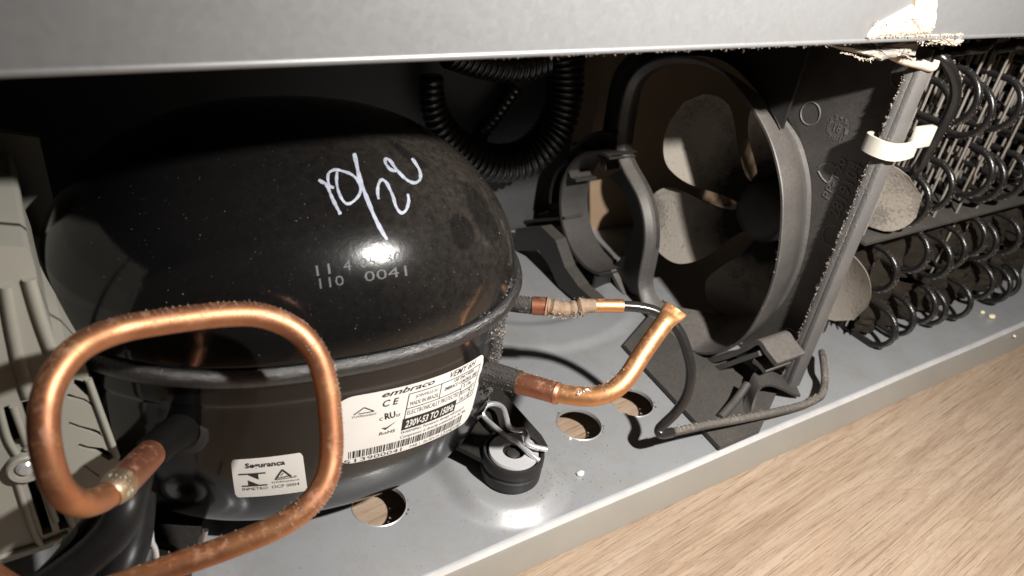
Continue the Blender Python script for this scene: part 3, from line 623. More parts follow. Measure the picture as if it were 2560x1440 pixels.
# ------------------------------------------------------------------ process tube with crimped end
pt = thing('process_tube', 'golden copper process tube with a flattened crimped end', 'copper pipe', tuple(atd(1500,980,.332)))
MB().tube(PT([(1195,928,.352),(1240,938,.347),(1300,957,.341)]), [0.0062,0.0056,0.0054], sub=6).build('tube_stub', dusty('stub_black2', (0.012,0.012,0.012), 0.5, dust=0.2, up=0.12, bumpy=0.9), comp)
MB().tube(PT([(1296,956,.3415),(1340,968,.338),(1392,983,.3345)]), [0.0052,0.0050,0.0049], seg=20, sub=8).build('sleeve', MAT['copper_dull'], pt)
MB().tube(PT([(1386,981,.3350),(1392,983,.3345),(1399,985,.334)]), [0.0046,0.0053,0.0046], seg=20, sub=4).build('solder_ring', MAT['copper_dull'], pt)
ppts = PT([(1385,981,.335),(1440,990,.3325),(1490,990,.331),(1535,974,.331),(1570,940,.333),(1605,885,.337),(1640,835,.341),(1662,805,.343)])
MB().tube(ppts, 0.0043, seg=20, sub=8).build('tube', MAT['copper_gold'], pt)
d0 = unit(ppts[-1]-ppts[-3]); sx = unit(R[:,0]*0.8+R[:,1]*0.15); sx = unit(sx-d0*(sx@d0)); sn = np.cross(d0, sx); L = []
for s, w, t in ((-0.002,.0043,.0043),(0.001,.0044,.0040),(0.0035,.0048,.0026),(0.0055,.0053,.0014),(0.0085,.0056,.0012),(0.0089,.0053,.0008)):
    L.append([ppts[-1]+d0*s+sx*max(0,s)*0.10+sx*w*math.cos(a)+sn*t*math.sin(a) for a in np.linspace(0, 2*math.pi, 24, endpoint=False)])
mb = MB().loft(L); mb.f.append(tuple(range(len(mb.v)-24, len(mb.v)))); mb.build('crimped_end', MAT['copper_gold'], pt)
fz = MB(); pts, nn = tube_skin(ppts[:5], 0.0043, 8, up=(0,0.3,1.0)); fuzz(fz, pts, nn, 260, 0.0005, 0.6)
pts, nn = tube_skin(PT([(1296,956,.3415),(1392,983,.3345)]), 0.005, 8); fuzz(fz, pts, nn, 150, 0.0005, 0.6); fz.build('dust', MAT['dust'], pt, kind='stuff')
wm = MB(); fuzz(wm, PT([(1448,985,.328),(1452,981,.328),(1458,978,.328),(1466,975,.328),(1470,974,.328)]), [-ray(1450,980)]*5, 60, 0.0008, 1.0); wm.build('paint_drip', MAT['crumb'], pt, kind='stuff')

# ------------------------------------------------------------------ capillary line: brazed joint, copper sleeve, black tube to the tray
cl = thing('suction_line', 'black tube with brazed copper joint looping from compressor to tray edge', 'pipe', tuple(onz(1650,1075,0.02)))
MB().tube(PT([(1262,752,.402),(1295,760,.397),(1335,764,.394)]), [0.0052,0.0046,0.0044], sub=6).build('tube_stub', dusty('stub_black3', (0.012,0.012,0.012), 0.5, dust=0.3, up=0.15, bumpy=0.9), comp)
MB().tube(PT([(1332,764,.394),(1352,765,.3935),(1372,766,.393)]), 0.0049, seg=18, sub=6).build('joint_sleeve', MAT['copper_dull'], cl)
jb = PT([(1366,766,.393),(1390,770,.3925),(1415,772,.392),(1440,769,.392),(1462,765,.392),(1490,764,.392)])
_rj = np.interp(np.linspace(0,1,60), np.linspace(0,1,14), 0.0047-0.0010*np.linspace(0,1,14)+np.random.default_rng(3).normal(size=14)*0.00045)
rj = lambda t: float(_rj[min(59, int(t*59))])
MB().tube(jb, rj, seg=18, sub=9).build('braze', dusty('braze_metal', (0.30,0.19,0.115), 0.5, 0.35, dust=0.45, up=0.25, bumpy=1.0, scale=380, var=0.45), cl)
MB().tube(PT([(1478,764,.392),(1520,764,.393),(1557,765,.394)]), 0.0036, seg=18, sub=6).build('copper_sleeve', MAT['copper_gold'], cl)
run = PT([(1548,765,.394),(1590,767,.395),(1632,776,.396),(1668,796,.397),(1698,830,.398),(1718,880,.400),(1727,930,.403),(1718,985,.408),(1692,1028,.414),(1662,1058,.417),(1648,1074,.419)])
low = [onz(1654,1085,0.0225), onz(1680,1081,0.0205), onz(1760,1064,0.0170), onz(1860,1046,0.0135), onz(1960,1025,0.0095), onz(2015,1010,0.0075), onz(2040,998,0.0070), onz(2055,985,0.010), ony(2062,950,0.205), ony(2060,915,0.212), ony(2055,880,0.225)]
MB().tube(run+low[:2], 0.0028, seg=18, sub=8).build('tube', dusty('gloss_black_tube', (0.010,0.010,0.011), 0.2, dust=0.05, up=0.04, bumpy=0.05), cl)
MB().tube([run[-1]]+low, [0.0028]+[0.0025]*11, seg=18, sub=8).build('lower_tube', dusty('tube_dusty', (0.022,0.021,0.019), 0.6, dust=0.4, up=0.35, bumpy=0.6), cl)
fz = MB(); pts, nn = tube_skin(jb, 0.005, 8, up=(0,-0.3,-0.6), spread=1.2); fuzz(fz, pts[:len(pts)*2//3], nn, 240, 0.0009, 1.0)
pts, nn = tube_skin(jb, 0.005, 8, up=(0,-0.6,0.6), spread=1.2); fuzz(fz, pts, nn, 70, 0.0006, 1.0)
pts, nn = tube_skin(low[1:], 0.0025, 8, up=(0,-0.1,1), spread=0.8); fuzz(fz, pts, nn, 1100, 0.0007, 0.6); fz.build('dust', MAT['dust'], cl, kind='stuff')

# ------------------------------------------------------------------ rubber mounts, washer, hairpin clip
def mount(g, label):
    z0 = tray_h(*g); t = thing('rubber_mount', label, 'rubber mount', (g[0], g[1], z0), 'rubber mounts of the compressor'); c = (g[0], g[1], 0)
    MB().lathe([(0.004,z0+0.0002),(0.0150,z0+0.0002),(0.0160,z0+0.0015),(0.0162,z0+0.0075),(0.0156,z0+0.0082),(0.0156,z0+0.0098),(0.010,z0+0.0100)], c, seg=48).build('rubber_body', MAT['rubber'], t)
    zt = FZP+0.003
    MB().lathe([(0.0158,z0+0.0098),(0.0164,z0+0.0106),(0.0165,zt+0.0020),(0.0158,zt+0.0036),(0.0145,zt+0.0030),(0.0140,zt+0.0006)], c, seg=48).build('rubber_lip', MAT['rubber'], t)
    MB().lathe([(0.0058,zt+0.0012),(0.0128,zt+0.0012),(0.0133,zt+0.0020),(0.0128,zt+0.0032),(0.0062,zt+0.0032),(0.0058,zt+0.0028),(0.0058,zt+0.0012)], c, seg=48).build('washer', MAT['steel'], t)
    MB().lathe([(0.0035,z0+0.002),(0.0035,zt+0.0012),(0.0030,zt+0.0016),(0.0001,zt+0.0016)], c, seg=20).build('stud', MAT['rubber'], t)
    return t
mount(G1, 'rubber mount with steel washer on the tray right of the compressor')
mount(G0, 'shadowed rubber mount under the left end of the compressor')
hp = thing('hairpin_clip', 'bent zinc hairpin clip through the stud above the washer', 'clip', (G1[0], G1[1], FZP+0.006))
ZC = FZP+0.0078
pin = [onz(1213,1046,ZC-0.001), onz(1235,1066,ZC), onz(1262,1088,ZC), onz(1290,1104,ZC), onz(1320,1130,ZC), onz(1348,1152,ZC-0.002)]
top = [onz(1213,1046,ZC-0.001), onz(1206,1030,ZC+0.001), onz(1216,1014,ZC+0.003), onz(1238,1010,ZC+0.004), onz(1257,1020,ZC+0.004), onz(1266,1045,ZC+0.004), onz(1272,1066,ZC+0.004), onz(1290,1076,ZC+0.004), onz(1309,1076,ZC+0.004), onz(1317,1092,ZC+0.004), onz(1318,1108,ZC+0.003), onz(1338,1118,ZC+0.002), onz(1367,1124,ZC+0.001)]
MB().tube(pin[::-1]+top[1:], 0.0015, seg=12, sub=6).build('wire', MAT['bright'], hp)
lc = thing('spring_clip', 'small upright zinc clip in the dark below the left tube stub', 'clip', tuple(ony(395,1395,0.214)))
for a in ([(375,1308),(379,1352),(386,1368),(390,1385),(393,1420)], [(514,1325),(508,1350),(500,1376)]):
    MB().tube([ony(u, v, 0.214) for u, v in a], 0.0011, seg=10, sub=5).build('wire', MAT['bright'], lc)
MB().box((G0[0]-0.004,0.2115,FZP+0.006),(G0[0]+0.013,0.213,FZP+0.013),0.0005).build('plate', MAT['steel'], lc)

# ------------------------------------------------------------------ electronics box on the left end of the compressor
bx = thing('electronics_box', 'beige grey slotted plastic electronics box left of the compressor', 'control box', tuple(ony(60,1300,.235)))
YB = 0.240
def yb(u, v): p = ony(u, v, YB); return (p[0], p[2])
to3 = lambda a, b, t: (a, t, b)
outer = [yb(*p) for p in [(-420,560),(-60,610),(60,618),(76,630),(88,668),(104,760),(136,846),(165,862),(214,915),(232,975),(262,1060),(292,1138),(312,1190),(300,1250),(212,1308),(190,1345),(120,1372),(-60,1432),(-420,1560)]]
def slot(px): return [yb(*p) for p in px]
slots = [slot([(4,1020),(26,1012),(56,1108),(34,1117)]), slot([(52,1006),(75,1000),(92,1060),(78,1090)]),
         slot([(62,1196),(88,1190),(132,1330),(108,1338)]), slot([(128,1260),(150,1268),(174,1318),(150,1326)]),
         slot([(166,988),(172,984),(190,991),(212,997),(236,1012),(234,1016),(210,1004),(188,998),(170,996)]),
         slot([(170,1056),(176,1055),(200,1064),(236,1073),(250,1079),(256,1092),(238,1086),(222,1080),(198,1072),(174,1063)]),
         slot([(194,1112),(200,1109),(220,1116),(256,1120),(290,1140),(272,1152),(262,1146),(240,1130),(218,1125),(198,1119)]),
         slot([(208,1164),(212,1164),(250,1190),(246,1192)]),
         slot([(186,948),(204,952),(216,960),(222,990),(214,988),(182,968)])]
MB().plate(outer, slots, to3, YB, YB+0.0035).build('front_cover', MAT['cover'], bx, smooth=False)
MB().plate(outer, [], to3, YB+0.014, YB+0.016).build('dark_slot_backing', MAT['dark'], bx, smooth=False)  # added dark sheet: the shade inside the box as flat colour
ou2 = [(a-0.0005, b) for a, b in outer]; ed = MB()
for i in range(len(outer)):
    a, b = outer[i], outer[(i+1) % len(outer)]
    ed.add([to3(*a, YB+0.0035), to3(*b, YB+0.0035), to3(*b, YB+0.075), to3(*a, YB+0.075)], [(0,1,2,3)])
ed.build('side_wall', MAT['cover'], bx, smooth=False)
for pa in ([(14,712),(36,840),(66,968)], [(72,694),(100,790),(134,886)], [(34,826),(52,920),(72,985)]):
    P = [np.array(to3(*yb(*p), YB-0.0004)) for p in pa]; MB().tube(P, 0.0020, seg=14, sub=8).build('rib', MAT['cover'], bx)
for pa in ([(-2,1018),(18,1090),(40,1130)], [(32,1012),(66,1105)], [(92,1060),(66,1120)], [(100,1195),(140,1300)], [(40,1190),(92,1345),(130,1348),(172,1330)], [(150,1230),(186,1320)], [(-40,1400),(60,1372),(122,1352)], [(220,945),(292,1140)]):
    P = [np.array(to3(*yb(*p), YB-0.0006)) for p in pa]; MB().tube(P, 0.0012, seg=10, sub=5).build('rib', MAT['cover'], bx)
c0 = to3(*yb(64,1160), YB)
MB().lathe([(0.0060,0.001),(0.0060,-0.003),(0.0054,-0.0036),(0.0040,-0.0034),(0.0038,-0.0012),(0.0001,-0.0010)], c0, 'y', 28).build('screw_boss', MAT['cover'], bx)
MB().lathe([(0.0030,0.0),(0.0031,-0.0024),(0.0022,-0.0034),(0.0001,-0.0037)], c0, 'y', 20).build('screw', MAT['bright'], bx)
# the higher rear half of the box
rear = [(-0.20, 0.03), (-0.004, 0.03), (0.006, 0.11), (ony(98,345,.335)[0], ony(98,345,.335)[2]), (ony(0,331,.335)[0], ony(0,331,.335)[2]), (-0.20, 0.215)]
MB().plate(rear, [], to3, 0.335, 0.339).build('rear_cover', MAT['cover'], bx, smooth=False)
# cables below it
for k, (lab, path, r) in enumerate([('thick black cable bundle dropping from the box', [(338,1180,.262),(318,1260,.252),(285,1330,.250),(215,1400,.249),(120,1470,.248)], 0.0062),
        ('thick black cable lying behind the front cable', [(345,1240,.275),(336,1330,.268),(316,1400,.262),(280,1480,.258)], 0.0062),
        ('thin black wire curving beside the copper pipe end', [(240,1290,.262),(205,1330,.256),(150,1400,.254),(90,1460,.252)], 0.0030)]):
    tag(MB().tube(PT(path), r, seg=18, sub=8).build('cable', MAT['cable']), lab, 'cable', 'cables under the electronics box')
tag(MB().tube(PT([(168,1350,.27),(150,1395,.264),(120,1430,.262),(90,1460,.26)]), 0.0017, seg=10, sub=6).build('wire', plain('green_wire', (0.03,0.20,0.11), 0.4)), 'thin green wire in the dark corner below the box', 'wire')

# ------------------------------------------------------------------ corrugated drain hoses
def hose(path, r, label, pitch=0.0048):
    P = smooth_path(path, 60); L = np.r_[0, np.cumsum(np.linalg.norm(np.diff(P, axis=0), axis=1))]
    n = int(L[-1]/pitch*8); t = np.linspace(0, L[-1], n); Q = np.stack([np.interp(t, L, P[:,k]) for k in range(3)], 1)
    fr = np.interp(t/L[-1], np.linspace(0,1,len(r)), r)
    rr = fr*(1-0.12*(0.5+0.5*np.cos(2*math.pi*t/pitch))**2)
    mb = MB(); mb.tube(Q, list(rr), seg=26, sub=1); return tag(mb.build('corrugated_hose', MAT['hose'], ang=80), label, 'hose', 'black corrugated drain hoses')
YO = lambda l: [ony(*p) for p in l]
hose(YO([(1078,190,.452),(1082,262,.450),(1112,328,.446),(1172,384,.442),(1246,408,.438),(1322,390,.434),(1380,330,.434),(1408,255,.436),(1414,175,.440),(1402,95,.445)]), [0.0085,0.0096,0.0118,0.0140,0.0150,0.0152,0.0148,0.0142,0.0136], 'black corrugated hose hanging in a deep loop behind the compressor')
hose(YO([(1120,118,.452),(1200,146,.451),(1290,158,.450),(1370,138,.450),(1440,92,.450)]), [0.0140]*3, 'black corrugated hose just under the panel above the looped one')
hose(YO([(1290,215,.458),(1240,285,.458),(1200,340,.458),(1185,420,.458)]), [0.0066]*3, 'dim black corrugated hose seen through the deep loop')

# ------------------------------------------------------------------ fan shroud
sh = thing('fan_shroud', 'black plastic fan shroud with large cut-out and grey edge strip', 'fan shroud', (0.36,0.30,0.0))
XF, XP = 0.3620, 0.4040
opx = [(1769,159),(1714,147),(1650,150),(1600,172),(1572,205),(1556,255),(1546,320),(1541,373),(1552,410),(1574,450),(1594,485),(1607,525),(1614,570),(1613,618),(1604,667),(1595,712),(1604,750),(1628,803),(1674,846),(1726,875),(1769,881),(1818,868),(1861,838),(1891,789),(1922,722),(1943,630),(1950,538),(1949,471),(1934,398),(1916,343),(1879,276),(1842,227),(1806,187)]
OUT = resample(smooth_path([onx(u, v, XF)[[1,2]] for u, v in opx], 6, True), 220)
for _ in range(6): OUT = (OUT+np.roll(OUT,1,0)+np.roll(OUT,-1,0))/3
OUT[:,1] = np.maximum(OUT[:,1], 0.0045)
def ofs(d):
    Q = offset2(OUT, d)
    for _ in range(3): Q = (Q+np.roll(Q,1,0)+np.roll(Q,-1,0))/3
    Q[:,1] = np.maximum(Q[:,1], 0.0012); return Q
def lpx(P, x): return [(x, p[0], p[1]) for p in P]
def xb(y, x):          # the bell is deep on the strip side and only a shallow lip on the far side
    t = min(1.0, max(0.0, (y-0.262)/0.075)); t = t*t*(3-2*t); k = (x-XF)/(XP-XF); return XF+(x-XF)*(1-t)+t*(0.0115*k)
def ofv(d):             # the throat narrows towards the plate on the strip side only
    Q = offset2(OUT, 1.0)-OUT; t = np.clip((OUT[:,0]-0.262)/0.075, 0, 1); t = t*t*(3-2*t)
    dd = d*(1-t)+np.sign(d)*np.minimum(np.abs(d), 0.003)*t; Z = OUT+Q*dd[:,None]
    for _ in range(3): Z = (Z+np.roll(Z,1,0)+np.roll(Z,-1,0))/3
    Z[:,1] = np.maximum(Z[:,1], 0.0012); return Z
def lpv(P, x): return [(xb(o[0], x), p[0], p[1]) for o, p in zip(OUT, P)]
MB().loft([lpv(ofv(-0.0155), XP-0.001), lpv(ofv(-0.0120), XP-0.012), lpv(ofv(-0.006), XF+0.018), lpv(ofv(-0.0008), XF+0.004), lpv(OUT, XF+0.0006), lpv(ofv(0.0004), XF), lpv(ofv(0.0018), XF), lpv(ofv(0.0022), XF+0.0006), lpv(ofv(0.0014), XF+0.006), lpv(ofv(-0.0010), XF+0.016), lpv(ofv(-0.0055), XF+0.028), lpv(ofv(-0.0095), XP-0.008), lpv(ofv(-0.0110), XP-0.003), lpv(ofv(-0.0100), XP-0.0002)]).build('collar', MAT['collar'], sh, ang=28)
H_ = ofv(-0.0115); half = [tuple(p) for p, o in zip(H_, OUT)]; k0 = int(np.argmin(H_[:,1]+10*(H_[:,0] > 0.40)))
seq = [half[(k0+i) % len(half)] for i in range(len(half))]
if seq[20][0] > seq[0][0]: seq = [seq[0]]+seq[1:][::-1]
ys = []; 
for p in seq:
    if p[0] < 0.292: ys.append(p)
    elif len(ys) > 20: break
pl_out = [(0.2155,0.0015),(ys[0][0],0.0012)]+[ys[i] for i in range(0, len(ys), 2)]+[(ys[-1][0],0.226),(0.2155,0.226)]
MB().plate(pl_out, [], lambda a,b,t: (t,a,b), XP, XP+0.0022).build('face_plate', dusty('plate_plastic', (0.02,0.02,0.021), 0.38, dust=0.36, up=0.3, speck=1.0, bumpy=0.3, scale=700), sh, smooth=False)
st = MB().box((XP-0.0110,0.2115,0.0045),(XP+0.0005,0.2150,0.2180),0.0006); st.box((XP-0.0110,0.2150,0.0045),(XP-0.0088,0.2190,0.2180),0.0005)
strip = st.build('edge_strip', MAT['strip'], sh, label='dusty grey edge strip')
fz = MB(); pts = [(XP-0.0113+rng.uniform(0,0.002), 0.2190+rng.uniform(-0.001,0.0006), rng.uniform(0.008,0.216)) for _ in range(900)]
fuzz(fz, pts, [(-0.5,0.7,0.4)]*900, 1900, 0.0008, 0.8)
pts = [(XP-0.0113, rng.uniform(0.2115,0.2185), rng.uniform(0.10,0.216)) for _ in range(300)]; fuzz(fz, pts, [(-1,0,0.2)]*300, 300, 0.0005, 0.8)
lowo = [p for p in OUT if p[1] < 0.03 or (p[0] < 0.25 and p[1] < 0.12)]; pts = [(rng.uniform(XF, XF+0.006), p[0]-0.0008, p[1]-0.0012) for p in lowo for _ in range(6)]
fuzz(fz, pts, [(-0.6,0,0.8)]*len(pts), 700, 0.0008, 0.8); fz.build('dust', MAT['dust'], sh, kind='stuff')
tw = sorted([(p[0], p[1]) for p in ofv(0.0015) if p[1] > 0.135 and p[0] > 0.268])
tw = [p for i, p in enumerate(tw) if i % 3 == 0]
MB().plate(tw+[(0.400, 0.14), (0.415, 0.20), (0.40, 0.226), (0.268, 0.226)], [], lambda a,b,t: (t,a,b), XF+0.014, XF+0.016).build('top_web', MAT['plastic'], sh, smooth=False)
# base foot of the shroud lying on the tray
bpoly = [onz(1560,862,0.004)[:2], onz(1800,1118,0.004)[:2], onz(1900,1075,0.004)[:2], (XP-0.017,0.215), (XP-0.017,0.33)]
MB().plate(bpoly, [], lambda a,b,t: (a,b,t), 0.0012, 0.0042).build('base_foot', MAT['plastic_dusty'], sh, smooth=False)
# outer guide rib below and beside the opening
def rib_px(px, x0, x1, w, name='rib', mat='collar'):
    P = smooth_path([onx(u, v, x0)[[1,2]] for u, v in px], 5); n = len(P); T = np.gradient(P, axis=0); T /= np.linalg.norm(T,axis=1)[:,None]+1e-12
    N = np.stack([-T[:,1],T[:,0]],1)*w/2; a, b = P+N, P-N
    L = [[(x0,*q[0]),(x0,*q[1]),(x1,*q[1]),(x1,*q[0])] for q in zip(a,b)]
    mb = MB().loft([list(r) for r in L]); m = len(mb.v); mb.f += [(3,2,1,0),(m-4,m-3,m-2,m-1)]
    return mb.build(name, MAT[mat], sh, smooth=False)
rib_px([(1522,672),(1560,745),(1598,815),(1650,878),(1700,915),(1745,927),(1800,918),(1850,900),(1897,884)], XF+0.002, XF+0.024, 0.0032)
rib_px([(1700,903),(1760,905),(1820,890),(1862,872),(1895,856),(1916,882),(1940,912)], XF+0.003, XF+0.030, 0.0034)
rib_px([(1882,902),(1900,915),(1912,932)], XF+0.006, XF+0.03, 0.0030, 'tab')
rib_px([(1508,425),(1508,370),(1520,280),(1535,205),(1560,160),(1600,130)], XF+0.004, XF+0.030, 0.0060, mat='plastic')
rib_px([(1482,660),(1500,740),(1560,830),(1625,905)], XF+0.006, XF+0.03, 0.003, mat='plastic_dusty')
# side lobe: round duct left of the main opening
XL = 0.349; lc_ = np.array([0.381,0.058]); LRR = 0.0445
def arc(r, a0, a1, n=60): return [(lc_[0]+r*math.cos(math.radians(a)), lc_[1]+r*math.sin(math.radians(a))) for a in np.linspace(a0,a1,n)]
A0, A1_ = -112, 92
MB().loft([[(x,*p) for p in arc(r,A0,A1_)] for r, x in ((LRR-0.0004,XL+0.026),(LRR,XL),(LRR+0.0022,XL-0.0005),(LRR+0.0030,XL+0.001),(LRR+0.0030,XL+0.026))], closed=False).build('duct_wall', MAT['plastic_dusty'], sh)
MB().loft([[(x,*p) for p in arc(r,A0+10,A1_-10)] for r, x in ((LRR+0.0028,XL+0.010),(LRR+0.013,XL+0.010),(LRR+0.0150,XL+0.008),(LRR+0.0160,XL+0.010),(LRR+0.0160,XL+0.018))], closed=False).build('duct_flange', MAT['plastic'], sh)
for px, x0, x1, w in (([(1292,556),(1350,551),(1412,545)],XL,XL+0.018,0.0022), ([(1300,538),(1345,536),(1372,528)],XL+0.012,XL+0.03,0.002), ([(1300,592),(1345,588),(1368,600),(1385,632),(1402,664)],XL+0.002,XL+0.022,0.0036),
        ([(1374,508),(1378,470),(1392,430),(1420,404)],XL+0.002,XL+0.022,0.0030), ([(1430,360),(1480,372),(1506,400)],XL+0.01,XL+0.03,0.0026), ([(1412,680),(1440,720),(1472,742),(1480,755)],XL,XL+0.02,0.003),
        ([(1442,648),(1420,672),(1414,690)],XL,XL+0.02,0.0024), ([(1488,690),(1482,720),(1480,748)],XL,XL+0.02,0.0024), ([(1418,420),(1426,446),(1440,452)],XL,XL+0.02,0.0022)):
    rib_px(px, x0, x1, w, mat='plastic')
web = [onx(u,v,XL+0.02)[[1,2]] for u,v in ((1560,420),(1600,480),(1622,560),(1615,660),(1600,740),(1545,720),(1500,690),(1560,640),(1585,560),(1560,480),(1520,440))]
MB().plate([tuple(p) for p in web], [], lambda a,b,t: (t,a,b), XL+0.02, XL+0.024).build('web', MAT['plastic'], sh, smooth=False)
arm = [onx(u,v,0.322)[[1,2]] for u,v in ((1288,572),(1352,566),(1388,600),(1412,668),(1446,716),(1486,752),(1440,754),(1396,716),(1372,664),(1346,626),(1288,628))]
MB().plate([tuple(p) for p in arm], [], lambda a,b,t: (t,a,b), 0.322, 0.332).build('arm', MAT['plastic'], sh, smooth=False)
arm = [onx(u,v,0.326)[[1,2]] for u,v in ((1280,655),(1330,662),(1385,695),(1425,738),(1340,722),(1280,700))]
MB().plate([tuple(p) for p in arm], [], lambda a,b,t: (t,a,b), 0.326, 0.331).build('rear_bracket', dusty('bracket_plastic', (0.03,0.028,0.026), 0.6, dust=0.3, up=0.2), sh, smooth=False)
# hooked foot at the strip
def ribbon(px, z, w):
    P = smooth_path([onz(u,v,zz_) for (u,v),zz_ in zip(px,z)],6); d = np.array([0.55,0.8,0])*w; th = 0.0016
    L = []
    T = np.gradient(P,axis=0)
    for p,t in zip(P,T):
        n = unit(np.cross(unit(t),d)); L.append([p-d/2+n*th/2,p+d/2+n*th/2,p+d/2-n*th/2,p-d/2-n*th/2])
    mb = MB().loft(L); m = len(mb.v); mb.f += [(3,2,1,0),(m-4,m-3,m-2,m-1)]; return mb
ribbon([(1992,972),(1975,968),(1950,955),(1920,945),(1896,950),(1882,975),(1872,1010),(1862,1046)], [0.004,0.006,0.012,0.016,0.016,0.012,0.006,0.003], 0.016).build('hook', MAT['plastic_dusty'], sh)
rib = MB().tube([onz(1868,960,0.014),onz(1840,1000,0.008),onz(1800,1045,0.0045)], 0.0028, seg=10, sub=5); rib.build('stiffener', MAT['plastic_dusty'], sh)
# moulded marks on the plate
def onplate(u, v, x=XP-0.0001): return onx(u, v, x)
def mark_ring(u, v, r):
    c = onplate(u, v); P = [(c[0]-0.0001, c[1]+r*math.cos(a), c[2]+r*math.sin(a)) for a in np.linspace(0,2*math.pi,36,endpoint=False)]
    MB().tube(P, 0.00042, seg=6, sub=1, closed=True).build('mould_ring', MAT['collar_mark'], sh)
MAT['collar_mark'] = dusty('mould_mark', (0.03,0.03,0.03), 0.35, dust=0.55, speck=0.9, dustcol=(0.36,0.34,0.32))
for u, v in ((2026,284),(2258,190),(2082,590),(1972,846)): mark_ring(u, v, 0.0068)
mt = MB()
def platemap(u0,v0,du,hh):
    a = onplate(u0,v0); b = onplate(*du); ex = (b-a); ez = np.cross(np.array([-1,0,0]),unit(ex)); 
    if ez[2]*0+ez[1] > 0 and abs(ez[1]) > abs(ez[2]): pass
    return lambda u,v,off: a+ex*u+ez*hh*v+np.array([-off,0,0])
put_text(mt, platemap(2096,548,(2158,415),0.0075), '2819104', 0,0,1,1,0.0005)
put_text(mt, platemap(2074,500,(2120,402),0.0055), 'PP-T20', 0,0,1,1,0.0005)
dc = onplate(2096,320)
for k in range(12):
    a = 2*math.pi*k/12; vs, fs = text_flat(str(k+1)); cxy = np.array([math.cos(a),math.sin(a)])
    for_ = [dc+np.array([-0.0005,-(cxy[0]*0.0062+(q[0]-.5)*0.0024),cxy[1]*0.0062+(q[1]-.5)*0.003]) for q in vs]; mt.add(for_, fs)
vs, fs = text_flat('18'); mt.add([dc+np.array([-0.0005,-(q[0]-.5)*0.005,(q[1]-.5)*0.005]) for q in vs], fs)
mt.build('moulded_text', MAT['collar_mark'], sh, smooth=False)
rc = MB()
for a in ([(2046,418),(2055,412),(2075,408),(2088,414),(2092,422)], [(2046,428),(2056,446),(2070,458),(2072,452)], [(2086,430),(2080,444),(2072,456)]): rc.tube([onplate(u,v) for u,v in a], 0.0005, seg=6, sub=4)
rc.build('recycling_mark', MAT['collar_mark'], sh)
# bent top arm joining strip and panel, and the old dusty tape on it
tp = thing('dusty_tape', 'old tan tape thick with dust at the right of the panel edge', 'tape', tuple(ony(2240,110,PY)))
def lumpy(outline3, nrm, th, seed, n=26):
    """irregular slab: outline lifted along nrm with rough surface"""
    rs = np.random.default_rng(seed); O = resample(np.array(outline3), 60); c = O.mean(0); nrm = unit(nrm); L = []
    for f in (1.0, 0.96, 0.8, 0.6, 0.4, 0.2, 0.03):
        h = th*(0.0 if f == 1.0 else (1-f**6)*0.9+0.1)
        L.append([c+(p-c)*f*(1+(rs.normal()*0.02 if f < 1 else rs.normal()*0.015))+nrm*(h+(rs.normal()*th*0.18 if f < 1 else 0)) for p in O])
    mb = MB().loft([[p-nrm*th*0.3 for p in L[0]]]+L); return mb
o1 = [ony(u,v,PY-0.0004) for u,v in ((2168,92),(2180,72),(2200,55),(2225,42),(2250,28),(2280,12),(2290,-30),(2345,-30),(2342,20),(2338,60),(2330,80),(2280,88),(2220,93))]
lumpy(o1, (0,-1,0), 0.0016, 1).build('patch', MAT['tape'], tp)
o2 = [ony(u,v,PY+0.002) for u,v in ((2300,92),(2340,86),(2375,84),(2398,88),(2412,98),(2400,108),(2385,116),(2365,112),(2330,104),(2305,99))]
lumpy(o2, (0,-1,0), 0.0022, 2).build('torn_flap', MAT['tape'], tp)
o3 = [ony(u,v,PY+0.012) for u,v in ((2040,98),(2120,96),(2290,92),(2296,110),(2290,138),(2240,142),(2200,152),(2170,140),(2110,126),(2060,112))]
lumpy(o3, (0,-1,0), 0.0025, 3).build('hanging_strip', dusty('grey_dusty_tape', (0.36,0.33,0.29), 0.95, dust=0.6, up=0.2, dustcol=(0.40,0.37,0.33), bumpy=0.9, scale=500, spec=0.1, var=0.3), tp)  # hanging strip in its own greyer, dustier tone
fz = MB(); pts = []; nn = []
for u, v, y in [(rng.uniform(2168,2410), None, PY-0.001) for _ in range(500)]: p = ony(u, 93-(u-2168)*0.03, y); pts.append(p); nn.append((0,-0.4,-0.9))
for _ in range(300): u = rng.uniform(2100,2290); pts.append(ony(u, 140+8*math.sin(u*0.05), PY+0.010)); nn.append((0,-0.3,-0.9))
for _ in range(300): pts.append(ony(rng.uniform(2295,2405), rng.uniform(88,112), PY)); nn.append((0,-0.9,-0.3))
for _ in range(300): pts.append(ony(rng.uniform(2185,2335), rng.uniform(50,90), PY-0.0018)); nn.append((0,-1,0))
fuzz(fz, pts, nn, 1700, 0.0008, 0.93); fz.build('dust', MAT['tape'], tp, kind='stuff')
ar = MB().tube([ony(2225,135,0.214),ony(2262,150,0.213),ony(2300,160,0.212),ony(2330,168,0.211),ony(2342,150,0.211)], [0.0022,0.0026,0.0026,0.0024,0.0016], seg=10, sub=6); ar.build('top_arm', MAT['tape'], sh)
